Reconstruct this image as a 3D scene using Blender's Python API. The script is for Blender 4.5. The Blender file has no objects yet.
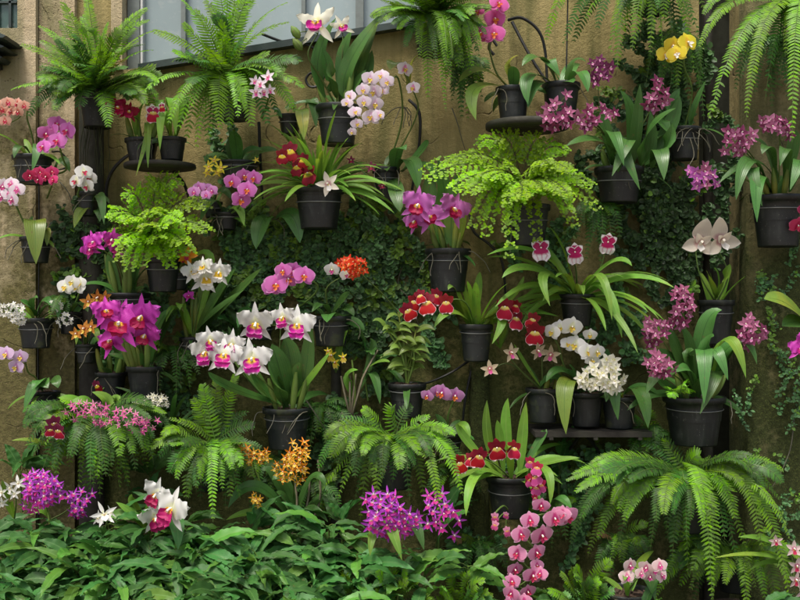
import bpy, math, random
from mathutils import Vector, Matrix, noise
R = random.Random(11)
scene = bpy.context.scene
col = scene.collection
D = 3.4; PPM = 300.0; CZ = 1.4
V = Vector
def S(Y): return (D + Y) / D / PPM
def W(px, py, Y): s = S(Y); return V(((px - 400) * s, Y, CZ + (300 - py) * s))
def H(h, k=1.0):
    c = [int(h[i:i+2], 16) / 255 for i in (0, 2, 4)]
    return tuple(min(.9, (x / 12.92 if x <= .04045 else ((x + .055) / 1.055) ** 2.4) * k) for x in c)
def U(a, b): return R.uniform(a, b)

# ---------------------------------------------------------------- materials
class NT:
    def __init__(s, name):
        s.m = bpy.data.materials.new(name); s.m.use_nodes = True
        s.t = s.m.node_tree; s.n = s.t.nodes; s.n.clear()
        s.out = s.n.new('ShaderNodeOutputMaterial')
    def node(s, typ, ins=None, **kw):
        n = s.n.new(typ)
        for k, v in kw.items(): setattr(n, k, v)
        for k, v in (ins or {}).items(): s.put(n.inputs[k], v)
        return n
    def put(s, sock, v):
        if isinstance(v, bpy.types.NodeSocket): s.t.links.new(v, sock)
        elif isinstance(v, (tuple, list)) and len(v) == 3 and sock.type == 'RGBA': sock.default_value = (*v, 1)
        else: sock.default_value = v
    def math(s, op, a, b=0.0, c=None, clamp=False):
        n = s.node('ShaderNodeMath', operation=op, use_clamp=clamp)
        s.put(n.inputs[0], a); s.put(n.inputs[1], b)
        if c is not None: s.put(n.inputs[2], c)
        return n.outputs[0]
    def mix(s, f, a, b, mode='MIX'):
        n = s.node('ShaderNodeMix', data_type='RGBA', blend_type=mode)
        s.put(n.inputs[0], f); s.put(n.inputs[6], a); s.put(n.inputs[7], b)
        return n.outputs[2]
    def rng(s, x, a, b, c=0., d=1.):
        n = s.node('ShaderNodeMapRange', {0: x, 1: a, 2: b, 3: c, 4: d}); return n.outputs[0]
    def noise(s, vec, scale, detail=3, rough=.55):
        n = s.node('ShaderNodeTexNoise', {'Scale': scale, 'Detail': detail, 'Roughness': rough})
        if vec is not None: s.put(n.inputs['Vector'], vec)
        return n.outputs[0]
    def uv(s):
        x = s.node('ShaderNodeSeparateXYZ', {0: s.node('ShaderNodeTexCoord').outputs['UV']})
        return x.outputs[0], x.outputs[1]
    def pos(s): return s.node('ShaderNodeNewGeometry').outputs['Position']
    def island(s): return s.node('ShaderNodeNewGeometry').outputs['Random Per Island']
    def objrand(s): return s.node('ShaderNodeObjectInfo').outputs['Random']
    def hsv(s, c, h, sat, v):
        n = s.node('ShaderNodeHueSaturation', {'Color': c}); s.put(n.inputs['Hue'], h); s.put(n.inputs['Saturation'], sat); s.put(n.inputs['Value'], v)
        return n.outputs[0]
    def finish(s, color, rough=.5, spec=.5, trans=0., tcol=None, bump=None, bstr=.3, bdist=.01, metal=0., sheen=0):
        b = s.node('ShaderNodeBsdfPrincipled', {'Base Color': color, 'Roughness': rough, 'Specular IOR Level': spec, 'Metallic': metal})
        if bump is not None:
            bn = s.node('ShaderNodeBump', {'Height': bump, 'Strength': bstr, 'Distance': bdist})
            s.put(b.inputs['Normal'], bn.outputs[0])
        o = b.outputs[0]
        if trans > 0:
            t = s.node('ShaderNodeBsdfTranslucent', {'Color': tcol if tcol is not None else color})
            mx = s.node('ShaderNodeMixShader', {0: trans, 1: o, 2: t.outputs[0]}); o = mx.outputs[0]
        s.t.links.new(o, s.out.inputs[0]); return s.m

def leaf_mat(name, c, rib=None, lateral=0., par=0., rough=.38, trans=.22, var=.28, spec=.32, yellow=.0, ribw=.07):
    t = NT(name); u, v = t.uv()
    e = t.math('ABSOLUTE', t.math('SUBTRACT', u, .5))
    p = t.pos()
    n1 = t.noise(p, 26, 3); n2 = t.noise(p, 7, 2)
    isl = t.island(); ob = t.objrand()
    cc = t.hsv(c, t.rng(ob, 0, 1, .487, .512), t.rng(isl, 0, 1, .85, 1.1), t.math('MULTIPLY', t.rng(isl, 0, 1, 1 - var, 1 + var), t.rng(ob, 0, 1, 1 - var, 1 + var)))
    cc = t.mix(t.rng(n1, .35, .75, 0, .5), cc, t.hsv(c, .505, .95, .6))
    if yellow: cc = t.mix(t.math('MULTIPLY', t.rng(n2, .5, .68, 0, 1), yellow), cc, (c[0] * 2.6 + .05, c[1] * 1.35 + .03, c[2] * .9))
    bump = n1
    if lateral:
        w = t.math('SINE', t.math('SUBTRACT', t.math('MULTIPLY', v, lateral), t.math('MULTIPLY', e, lateral * .9)))
        w = t.rng(w, .55, 1, 0, 1); bump = t.math('SUBTRACT', n1, w)
        cc = t.mix(t.math('MULTIPLY', w, .35), cc, rib or t.hsv(c, .5, .8, 1.7))
    if par:
        w = t.math('SINE', t.math('MULTIPLY', u, par)); bump = t.math('MULTIPLY_ADD', w, .25, n1)
        cc = t.mix(t.rng(w, 0, 1, 0, .16), cc, t.hsv(c, .495, .9, 1.7))
    if rib: cc = t.mix(t.rng(e, ribw * .3, ribw, .75, 0), cc, rib)
    cc = t.mix(t.rng(t.noise(p, 90, 2), .66, .74, 0, .65), cc, (.13, .095, .035))
    return t.finish(cc, t.rng(n1, .3, .7, rough - .06, rough + .14), spec, trans, t.hsv(cc, .49, 1.05, 1.5), bump, .25, .002)

def petal_mat(name, main, throat=None, edge=None, vein=None, veinamt=.35, tpos=.22, epos=.82, trans=.36, rough=.5, ewid=.16, uedge=.9, fre=70, var=.12, spots=None):
    t = NT(name); u, v = t.uv()
    e2 = t.math('MULTIPLY', t.math('ABSOLUTE', t.math('SUBTRACT', u, .5)), 2)
    p = t.pos(); n = t.noise(p, 60, 3)
    c = t.hsv(main, t.rng(t.objrand(), 0, 1, .492, .508), 1, t.rng(t.island(), 0, 1, 1 - var, 1 + var * .7))
    if vein is not None:
        w = t.math('SINE', t.math('ADD', t.math('MULTIPLY', u, fre), t.math('MULTIPLY', n, 5)))
        c = t.mix(t.math('MULTIPLY', t.rng(w, .1, 1), t.rng(v, .1, 1, veinamt, veinamt * .5)), c, vein)
    if spots is not None: c = t.mix(t.rng(t.noise(p, 260, 1), .58, .64), c, spots)
    vn = t.math('ADD', v, t.math('MULTIPLY', t.math('SUBTRACT', n, .5), .14))
    if edge is not None:
        m = t.math('MAXIMUM', vn, t.math('MULTIPLY', e2, uedge)); c = t.mix(t.rng(m, epos, epos + ewid), c, edge)
    if throat is not None: c = t.mix(t.rng(t.math('ADD', vn, t.math('MULTIPLY', e2, .12)), tpos, tpos + .14, 1, 0), c, throat)
    c = t.mix(.25, c, t.mix(n, (.82, .8, .8), (1.1, 1.1, 1.1)), 'MULTIPLY')
    return t.finish(c, rough, .3, trans, c, t.math('MULTIPLY', n, 1), .2, .002)

def pot_mat():
    t = NT('black_plastic'); p = t.pos(); ob = t.objrand(); n = t.noise(p, 22, 4); f = t.noise(p, 120, 3)
    st = t.node('ShaderNodeMapping', {'Vector': p, 'Scale': (60., 60., 7.)}); s_ = t.noise(st.outputs[0], 1, 3)
    c = t.mix(ob, (.006, .007, .007), (.015, .019, .018))
    c = t.mix(t.math('MULTIPLY', t.rng(s_, .5, .7, 0, .75), t.rng(n, .4, .6)), c, (.038, .042, .037))
    c = t.mix(t.math('MULTIPLY', t.rng(n, .56, .68, 0, .8), t.rng(ob, .3, .8)), c, (.05, .06, .022))
    c = t.mix(t.rng(f, .66, .72, 0, .6), c, (.12, .115, .1))
    return t.finish(c, t.rng(n, .3, .7, .34, .62), .5, 0, None, t.math('ADD', f, s_), .12, .003)

def plain(name, c, rough=.5, metal=0, scale=40, amt=.35, bstr=.25, spec=.5, dust=None):
    t = NT(name); p = t.pos(); n = t.noise(p, scale, 4); n2 = t.noise(p, scale * .17, 3)
    cc = t.mix(t.rng(n, .35, .7, 0, amt), c, tuple(x * .45 for x in c))
    if dust: cc = t.mix(t.rng(n2, .45, .72, 0, .6), cc, dust)
    return t.finish(cc, t.rng(n, .3, .7, rough - .1, rough + .15), spec, 0, None, n, bstr, .004, metal)

# ---------------------------------------------------------------- mesh builder
class MB:
    def __init__(s): s.v = []; s.f = []; s.uv = []; s.mi = []
    def grid(s, rows, mi=0, flip=False):
        b = len(s.v); n = len(rows); m = len(rows[0])
        for r in rows: s.v.extend(r)
        for i in range(n - 1):
            for j in range(m - 1):
                s.f.append((b + i * m + j, b + i * m + j + 1, b + (i + 1) * m + j + 1, b + (i + 1) * m + j))
                u0, u1, v0, v1 = j / (m - 1), (j + 1) / (m - 1), i / (n - 1), (i + 1) / (n - 1)
                s.uv += [(u0, v0), (u1, v0), (u1, v1), (u0, v1)]; s.mi.append(mi)
    def poly(s, pts, uvs=None, mi=0):
        b = len(s.v); s.v.extend(pts); s.f.append(tuple(range(b, b + len(pts))))
        s.uv += uvs or [(.5, .5)] * len(pts); s.mi.append(mi)
    def tube(s, pts, r0, r1=None, k=5, mi=0, closed=False):
        r1 = r0 if r1 is None else r1; n = len(pts); rows = []
        ref = V((0.31, -.9, .28)); prev = None
        for i, p in enumerate(pts):
            t = (pts[min(i + 1, n - 1)] - pts[max(i - 1, 0)]);
            if closed: t = pts[(i + 1) % n] - pts[(i - 1) % n]
            if t.length < 1e-9: t = V((0, 0, 1))
            t.normalize()
            a = prev if prev is not None else ref
            a = a - t * a.dot(t)
            if a.length < 1e-4: a = V((1, 0, 0)) - t * t.x
            a.normalize(); prev = a; b = t.cross(a)
            r = r0 + (r1 - r0) * i / max(1, n - 1)
            rows.append([p + (a * math.cos(q) + b * math.sin(q)) * r for q in [2 * math.pi * j / k for j in range(k + 1)]])
        if closed: rows.append(list(rows[0]))
        s.grid(rows, mi)
        if not closed:
            s.poly(list(reversed(rows[0][:-1])), None, mi); s.poly(rows[-1][:-1], None, mi)
    def box(s, lo, hi, mi=0, M=None):
        x0, y0, z0 = lo; x1, y1, z1 = hi
        P = [V(q) for q in ((x0,y0,z0),(x1,y0,z0),(x1,y1,z0),(x0,y1,z0),(x0,y0,z1),(x1,y0,z1),(x1,y1,z1),(x0,y1,z1))]
        if M: P = [M @ q for q in P]
        for f in ((3,2,1,0),(4,5,6,7),(0,1,5,4),(1,2,6,5),(2,3,7,6),(3,0,4,7)): s.poly([P[i] for i in f], [(0,0),(1,0),(1,1),(0,1)], mi)
    def prism(s, xz, y0, y1, mi=0):   # outline in x,z (counter-clockwise seen from -y)
        a = [V((x, y0, z)) for x, z in xz]; b = [V((x, y1, z)) for x, z in xz]; n = len(xz)
        s.poly(a, None, mi); s.poly(list(reversed(b)), None, mi)
        for i in range(n):
            j = (i + 1) % n; s.poly([a[j], a[i], b[i], b[j]], None, mi)
    def lathe(s, c, prof, k=28, mi=0, wob=0.0):
        rows = [[c + V((r * math.cos(2 * math.pi * j / k), r * math.sin(2 * math.pi * j / k), z)) for j in range(k + 1)] for r, z in prof]
        s.grid(rows, mi)
    def build(s, name, mats, parent=None, smooth=True, off=None):
        me = bpy.data.meshes.new(name)
        o0 = off if off is not None else V((0, 0, 0))
        me.from_pydata([tuple(p - o0) for p in s.v], [], s.f)
        l = me.uv_layers.new(name='UVMap'); l.data.foreach_set('uv', [x for q in s.uv for x in q])
        for m in (mats if isinstance(mats, (list, tuple)) else [mats]): me.materials.append(m)
        me.polygons.foreach_set('material_index', s.mi)
        if smooth: me.polygons.foreach_set('use_smooth', [True] * len(me.polygons))
        me.update()
        o = bpy.data.objects.new(name, me); col.objects.link(o)
        if parent is not None: o.parent = parent
        return o

def cat(pts, n=6):
    P = [pts[0]] + list(pts) + [pts[-1]]; out = []
    for i in range(1, len(P) - 2):
        for k in range(n):
            t = k / n; a, b, c, d = P[i-1], P[i], P[i+1], P[i+2]
            out.append(.5 * ((2 * b) + (c - a) * t + (2 * a - 5 * b + 4 * c - d) * t * t + (3 * b - a - 3 * c + d) * t ** 3))
    return out + [pts[-1]]
def quad(a, c, b, n=10): return [a * (1-t)**2 + c * 2*t*(1-t) + b * t*t for t in [i / n for i in range(n + 1)]]
def thru(a, m, b, n=10): return quad(a, m * 2 - (a + b) * .5, b, n)

PROF = {
 'strap': lambda t: min(1, .55 + t * 2.2) * max(0, 1 - t ** 5) ** .8 * (1 - .25 * t),
 'acum': lambda t: max(.03, math.sin(math.pi * min(1, t) ** .72) * (1 - .35 * t)) ** 1.15,
 'lance': lambda t: max(.03, math.sin(math.pi * min(1, t) ** .8)) ** .9,
 'oval': lambda t: max(.05, .28 * (1 - t) + math.sin(math.pi * t ** 1.15) ** .7 * .95) if t < 1 else .02,
 'phal': lambda t: max(.12 * (1 - t), math.sin(math.pi * t ** .72) ** .62) if t < 1 else .02,
 'sepal': lambda t: max(.16 * (1 - t), math.sin(math.pi * t ** .85) ** .75) if t < 1 else .02,
 'lip': lambda t: max(.3 * (1 - t), math.sin(math.pi * (t ** 1.35)) ** .55) if t < 1 else .05,
 'milt': lambda t: max(.34, min(1, .34 + 1.15 * t ** .9)) * max(0, 1 - max(0, (t - .55) / .45) ** 2.4) ** .5 if t < 1 else .02,
 'bilobe': lambda t: (.28 + .72 * t ** .8) * max(0, 1 - max(0, (t - .72) / .28) ** 2.2) ** .5 if t < 1 else .02,
}
def blade(mb, pts, up, w, prof='lance', m=4, fold=0., cup=0., ruf=0., rf=9, ph=None, mi=0, serr=0, roll=0., notch=0.):
    n = len(pts); rows = []; ph = U(0, 6) if ph is None else ph; pf = PROF[prof]
    for i, p in enumerate(pts):
        t = i / (n - 1)
        tg = (pts[min(i + 1, n - 1)] - pts[max(i - 1, 0)]).normalized()
        sd = tg.cross(up)
        if sd.length < .05: sd = tg.cross(V((1, .2, .1)))
        sd.normalize(); nm = sd.cross(tg)
        if roll:
            q = Matrix.Rotation(roll, 3, tg); sd = q @ sd; nm = q @ nm
        hw = w * .5 * pf(t)
        if ruf and not serr: hw *= 1 + ruf * .9 * math.sin(rf * 1.9 * t + ph * 2) * min(1, t * 3)
        if serr: hw *= 1 + serr * ((i * 1.0) % 2 - .5)
        row = []
        for j in range(m + 1):
            s_ = -1 + 2 * j / m
            z = fold * abs(s_) * hw + cup * s_ * s_ * hw
            if ruf: z += ruf * w * (s_ * s_ * .85 + .15 * t) * math.sin(rf * t + ph + (1.7 if s_ > 0 else 0)) * (.3 + t * .7)
            q = p + sd * (s_ * hw) + nm * z
            if notch and i == n - 1: q = q + sd * s_ * w * .25 - tg * notch * (1 - abs(s_)) * w
            if ruf and i == n - 1: q = q + nm * ruf * w * math.sin(7 * s_ + ph)
            row.append(q)
        rows.append(row)
    mb.grid(rows, mi)

# ---------------------------------------------------------------- scene graph helpers
def tag(o, label, catg, group=None, kind=None):
    o['label'] = label; o['category'] = catg
    if group: o['group'] = group
    if kind: o['kind'] = kind
    return o
def root(name, loc, label, catg, group=None):
    o = bpy.data.objects.new(name, None); col.objects.link(o); o.location = loc; o.empty_display_size = .05
    return tag(o, label, catg, group)
# ---------------------------------------------------------------- plant materials
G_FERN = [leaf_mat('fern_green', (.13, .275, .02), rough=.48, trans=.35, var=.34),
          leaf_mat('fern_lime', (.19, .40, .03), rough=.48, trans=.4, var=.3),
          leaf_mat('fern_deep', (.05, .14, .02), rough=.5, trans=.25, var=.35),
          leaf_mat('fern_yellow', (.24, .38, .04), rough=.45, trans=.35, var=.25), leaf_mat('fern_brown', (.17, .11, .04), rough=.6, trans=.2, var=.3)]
G_MAID = leaf_mat('maidenhair_green', (.27, .48, .02), rough=.5, trans=.45, var=.3)
G_CREEP = leaf_mat('creeper_green', (.085, .185, .065), rough=.42, trans=.2, var=.55)
G_CREEPL = leaf_mat('creeper_young_green', (.15, .28, .04), rough=.42, trans=.28, var=.4)
G_PHAL = leaf_mat('moth_leaf', (.055, .145, .028), rib=(.03, .09, .02), par=60, rough=.3, trans=.1, yellow=.0, ribw=.05)
G_PHALY = leaf_mat('moth_leaf_pale', (.14, .22, .03), rib=(.08, .15, .02), par=60, rough=.33, trans=.15, yellow=.5, ribw=.05)
G_CATT = leaf_mat('cattleya_leaf', (.055, .14, .026), rib=(.03, .08, .018), par=70, rough=.34, trans=.1, yellow=.35, ribw=.05)
G_STRAP = leaf_mat('strap_leaf', (.13, .28, .03), rib=(.19, .33, .06), par=45, rough=.4, trans=.25, yellow=.3, ribw=.06)
G_STRAPD = leaf_mat('strap_leaf_deep', (.05, .135, .025), rib=(.04, .10, .02), par=40, rough=.36, trans=.15, ribw=.06)
G_BED = leaf_mat('bed_leaf', (.038, .135, .026), rib=(.09, .2, .05), lateral=58, rough=.46, trans=.16, var=.38, yellow=.07, ribw=.05)
G_BEDL = leaf_mat('bed_leaf_bright', (.085, .235, .03), rib=(.14, .27, .06), lateral=58, rough=.38, trans=.25, var=.3, yellow=.15, ribw=.05)
G_DEND = leaf_mat('cane_leaf', (.15, .24, .04), rib=(.2, .3, .07), rough=.4, trans=.28, var=.3)
STEM = leaf_mat('stem_green', (.09, .15, .03), rough=.45, trans=0)
STEMD = leaf_mat('stem_dark', (.05, .06, .025), rough=.5, trans=0)
BULB = leaf_mat('bulb_green', (.12, .19, .035), par=30, rough=.4, trans=.05, yellow=.5)
CANE = plain('dry_cane', (.22, .19, .12), .6)
ROOT = plain('aerial_root_grey', (.11, .105, .07), .75)
WIREM = plain('galvanised_wire', (.20, .21, .20), .5, .5, amt=.2)
POTM = pot_mat()
BARK = plain('bark_mix', (.06, .035, .02), .9, scale=130, bstr=.9, amt=.8)
IRON = plain('wrought_iron', (.016, .018, .018), .5, .3, scale=70, bstr=.2, dust=(.05, .045, .035))

def col3(h): return H(h)
WHITE = (.84, .84, .80)
PETALS = {}
def pm(name, *a, **k): PETALS[name] = petal_mat('petal_' + name, *a, **k)
pm('white', WHITE, throat=(.78, .80, .55), vein=(.74, .76, .70), veinamt=.25)
pm('cream', (.84, .82, .68), throat=(.72, .72, .3), vein=(.78, .76, .55))
pm('blush', (.80, .70, .78), throat=(.75, .5, .66), edge=(.82, .78, .81), vein=(.72, .5, .66), veinamt=.3)
pm('whitepink', (.82, .74, .78), throat=(.74, .22, .46), edge=(.84, .82, .83), vein=(.78, .5, .65), veinamt=.35)
pm('pink', (.72, .20, .56), throat=(.62, .10, .40), edge=(.80, .42, .68), vein=(.62, .09, .42), veinamt=.5)
pm('hotpink', (.72, .14, .42), throat=(.6, .06, .26), edge=(.78, .36, .56), vein=(.60, .06, .30), veinamt=.5)
pm('rose', (.77, .32, .50), throat=(.55, .05, .22), edge=(.84, .60, .70), vein=(.64, .1, .30), veinamt=.5)
pm('lilac', (.66, .30, .60), throat=(.55, .12, .42), edge=(.74, .48, .70), vein=(.55, .16, .48), veinamt=.45)
pm('palelilac', (.68, .50, .70), throat=(.56, .26, .52), edge=(.76, .62, .77), vein=(.56, .34, .60), veinamt=.35)
pm('apricot', (.76, .44, .33), throat=(.62, .16, .12), edge=(.80, .58, .48), vein=(.68, .26, .20), veinamt=.45)
pm('palepink', (.78, .60, .58), throat=(.66, .2, .34), edge=(.82, .76, .73), vein=(.72, .42, .48), veinamt=.4)
pm('redpink', (.60, .04, .15), throat=(.4, .01, .06), edge=(.70, .16, .30), vein=(.45, .02, .08), veinamt=.5)
pm('crimson', (.38, .012, .06), throat=(.22, .005, .02), edge=(.52, .03, .12), vein=(.2, .004, .02), veinamt=.4)
pm('darkred', (.20, .005, .013), throat=(.14, .003, .008), edge=(.40, .02, .04), vein=(.12, .003, .01), veinamt=.4)
pm('maroon', (.20, .02, .06), throat=(.1, .008, .02), edge=(.32, .05, .12), vein=(.1, .01, .03))
pm('magenta', (.68, .065, .52), throat=(.45, .02, .33), edge=(.66, .12, .58), vein=(.44, .01, .34), veinamt=.4)
pm('mauve', (.60, .16, .54), throat=(.5, .08, .40), edge=(.68, .30, .64), vein=(.5, .1, .42), veinamt=.4)
pm('purple', (.46, .055, .54), throat=(.6, .35, .6), edge=(.54, .12, .62), vein=(.34, .02, .42), veinamt=.35)
pm('plum', (.27, .05, .13), throat=(.14, .015, .06), edge=(.46, .18, .30), vein=(.24, .02, .10), veinamt=.55)
pm('plumlight', (.40, .13, .23), throat=(.26, .04, .12), edge=(.56, .28, .40), vein=(.34, .04, .18), veinamt=.5)
pm('wine', (.20, .035, .12), throat=(.1, .01, .05), edge=(.30, .09, .2), vein=(.1, .01, .05))
pm('yellow', (.84, .70, .05), throat=(.78, .52, .05), edge=(.86, .78, .16), vein=(.80, .58, .03), veinamt=.2)
pm('golden', (.76, .42, .03), throat=(.55, .16, .01), edge=(.80, .52, .07), vein=(.66, .28, .02), veinamt=.4)
pm('orange', (.76, .26, .012), throat=(.66, .14, .01), edge=(.80, .36, .03), vein=(.66, .16, .01), veinamt=.3)
pm('bronze', (.50, .20, .03), throat=(.3, .07, .01), edge=(.64, .32, .06), spots=(.22, .04, .01))
pm('scarlet', (.72, .06, .012), throat=(.72, .25, .02), edge=(.78, .12, .03), vein=(.6, .03, .01))
pm('whitemag', (.44, .012, .11), throat=(.30, .005, .05), edge=(.82, .78, .79), vein=(.30, .006, .07), veinamt=.5, fre=24, epos=.66, ewid=.12)
pm('beige', (.48, .40, .26), throat=(.46, .14, .16), edge=(.58, .54, .36), vein=(.40, .18, .14), veinamt=.5)
pm('ivory', (.80, .73, .62), throat=(.56, .32, .32), edge=(.82, .78, .70), vein=(.70, .54, .46), veinamt=.4)
# lips
pm('l_red', (.55, .03, .10), throat=(.72, .42, .05), edge=(.62, .10, .2))
pm('l_orange', (.66, .15, .03), throat=(.74, .46, .06), edge=(.66, .2, .08))
pm('l_yellow', (.76, .56, .08), throat=(.60, .20, .03), edge=(.82, .76, .5))
pm('l_pink', (.60, .08, .28), throat=(.72, .38, .1), edge=(.72, .3, .48))
pm('l_wred', (.46, .01, .12), throat=(.74, .42, .04), edge=(.60, .05, .22), tpos=.22)
pm('l_magw', (.58, .015, .30), throat=(.80, .56, .04), edge=(.80, .62, .74), tpos=.30, epos=.84, ewid=.10)
pm('l_crim', (.40, .005, .07), throat=(.75, .45, .03), edge=(.52, .02, .14), tpos=.28)
pm('l_wyel', (.82, .80, .74), throat=(.76, .52, .03), edge=(.82, .80, .76), tpos=.5)
pm('l_milt', (.50, .010, .03), throat=(.80, .66, .16), edge=(.82, .66, .68), tpos=.19, epos=.84, ewid=.05)
pm('l_miltd', (.30, .008, .02), throat=(.80, .62, .05), edge=(.42, .02, .04), tpos=.30, epos=.9)
pm('l_miltw', (.80, .74, .76), throat=(.42, .008, .10), edge=(.82, .80, .80), tpos=.46, epos=.9, vein=(.5, .02, .14), veinamt=.7, fre=24)
pm('l_mag', (.52, .02, .22), throat=(.62, .3, .2), edge=(.62, .1, .36))
pm('l_white', (.82, .80, .76), throat=(.78, .62, .3))
pm('l_plum', (.60, .22, .42), throat=(.7, .6, .5), edge=(.7, .4, .56))
COLUMN = plain('flower_column', (.8, .74, .62), .45, amt=.1)

# ---------------------------------------------------------------- flowers (unit diameter, face +Z, up +Y)
UZ = V((0, 0, 1)); FL = {}
def pet(mb, ang, L, Wd, prof, z0=0., bend=0., n=7, m=6, **k):
    d = V((math.sin(ang), math.cos(ang), 0)); o = k.pop('o', V((0, 0, 0)))
    sw = k.pop('sw', 0.); sd = V((d.y, -d.x, 0))
    pts = [o + d * (L * t) + sd * (sw * t * t) + UZ * (z0 * min(1, t * 4) + bend * t * t) for t in [i / n for i in range(n + 1)]]
    blade(mb, pts, UZ, Wd, prof, m, **k)
rad = math.radians
def f_phal(r):
    mb = MB(); j = lambda a: r.uniform(-a, a)
    for a in (0, 128, 232): pet(mb, rad(a + j(6)), .46, .33, 'sepal', -.02, -.05 + j(.04), cup=.1)
    for a in (76, 284): pet(mb, rad(a + j(5)), .5, .60, 'phal', .012, -.03 + j(.05), cup=-.06 + j(.06), ruf=.018, m=8, n=8)
    lp = MB()
    pet(lp, rad(180 + j(6)), .24, .15, 'lip', .05, .09, n=5, m=4, cup=.3)
    for s_ in (1, -1): pet(lp, rad(180 + s_ * 62), .16, .13, 'lip', .05, .13, n=4, m=4, cup=.4)
    lp.tube([V((0, .04, 0)), V((0, .03, .05)), V((0, .0, .08))], .03, .035, 6, 1)
    return mb, lp
def f_catt(r, pw=.46, ls=.86, rf=.13):
    mb = MB(); j = lambda a: r.uniform(-a, a)
    for a in (0, 135, 225): pet(mb, rad(a + j(8)), .54, .17, 'lance', -.03, -.04 + j(.08), cup=.25, ruf=.05, n=8)
    for a in (62, 298): pet(mb, rad(a + j(10)), .52, pw, 'phal', .02, .02 + j(.12), cup=-.12 + j(.16), ruf=rf, rf=15 + j(3), m=10, n=13, sw=j(.12))
    lp = MB()
    pts = [V((0, .05 - ls * (.40 * t + .06 * t * t), .05 + ls * (.34 * t - .22 * t * t))) for t in [i / 11 for i in range(12)]]
    blade(lp, pts, UZ, .46 * ls, 'milt', 12, cup=.3, ruf=.085, rf=14, notch=.1)
    for s_ in (1, -1): pet(lp, rad(180 + s_ * 50), .24, .24, 'lip', .10, .12, n=5, m=5, cup=.5, ruf=.06)
    lp.tube([V((0, .05, .02)), V((0, .03, .12)), V((0, .0, .17))], .028, .035, 6, 1)
    return mb, lp
def f_cattm(r): return f_catt(r, .48, .66, .17)
def f_cattn(r): return f_catt(r, .25, .62, .10)
def f_milt(r):
    mb = MB(); j = lambda a: r.uniform(-a, a)
    pet(mb, rad(j(5)), .40, .30, 'sepal', -.01, -.03, cup=.08)
    for a in (120, 240): pet(mb, rad(a + j(5)), .36, .22, 'sepal', -.03, -.04, cup=.08)
    for a in (48, 312): pet(mb, rad(a + j(5)), .40, .31, 'phal', .01, -.03, cup=.05, ruf=.03)
    lp = MB()
    pts = [V((0, .06 - .52 * t, .02 + .10 * t - .10 * t * t)) for t in [i / 11 for i in range(12)]]
    blade(lp, pts, UZ, .62, 'milt', 12, cup=-.06, ruf=.035, rf=8, notch=.16)
    lp.tube([V((0, .05, .0)), V((0, .04, .05))], .03, .03, 6, 1)
    return mb, lp
def f_star(r, wd=.17, lipw=.2, bend=.0):
    mb = MB(); j = lambda a: r.uniform(-a, a)
    for a in (0, 72, 144, 216, 288): pet(mb, rad(a + j(10)), .48 * r.uniform(.9, 1.08), wd * r.uniform(.85, 1.15), 'lance', 0, bend + j(.12), n=4, m=3, cup=.25)
    lp = MB(); pet(lp, rad(180 + j(10)), .26, lipw, 'lip', .05, .10, n=3, m=3, cup=.3)
    lp.tube([V((0, .02, 0)), V((0, .01, .1))], .035, .03, 5, 1)
    return mb, lp
def f_wide(r): return f_star(r, .26, .22, .04)
def f_spider(r): return f_star(r, .15, .3, .05)
def f_cymb(r):
    mb = MB(); j = lambda a: r.uniform(-a, a)
    for a in (0, 70, 140, 220, 290): pet(mb, rad(a + j(8)), .5, .24, 'lance', 0, .04 + j(.06), cup=.18, n=6, m=4)
    lp = MB(); pet(lp, rad(180), .30, .26, 'bilobe', .06, .06, n=6, m=5, cup=.3, ruf=.04)
    lp.tube([V((0, .04, 0)), V((0, .02, .14))], .04, .045, 6, 1); return mb, lp
def f_tulip(r):
    mb = MB(); j = lambda a: r.uniform(-a, a)
    pet(mb, rad(j(4)), .66, .50, 'phal', -.10, .22, n=9, m=8, cup=.28)
    for a in (112, 248): pet(mb, rad(a + j(6)), .50, .36, 'sepal', -.02, .16, n=8, m=6, cup=.3)
    for a in (40, 320): pet(mb, rad(a), .30, .20, 'phal', .06, .20, n=5, m=4, cup=.4)
    lp = MB(); pet(lp, rad(180), .22, .24, 'bilobe', .05, .2, n=5, m=5, cup=.6)
    lp.tube([V((0, -.02, .02)), V((0, .05, .16))], .05, .04, 6, 1); return mb, lp
def f_onc(r):
    mb = MB(); j = lambda a: r.uniform(-a, a)
    for a in (0, 65, 140, 220, 295): pet(mb, rad(a + j(8)), .42, .15, 'lance', -.01, j(.1), cup=.2, n=5, m=3, ruf=.06)
    lp = MB(); pet(lp, rad(180), .50, .46, 'bilobe', .04, .02, n=6, m=6, ruf=.06, notch=.2)
    lp.tube([V((0, .02, 0)), V((0, .01, .1))], .04, .05, 5, 1); return mb, lp
KINDS = dict(phal=f_phal, catt=f_catt, cattm=f_cattm, cattn=f_cattn, milt=f_milt, star=f_star, wide=f_wide, spider=f_spider, cymb=f_cymb, tulip=f_tulip, onc=f_onc)
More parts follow.
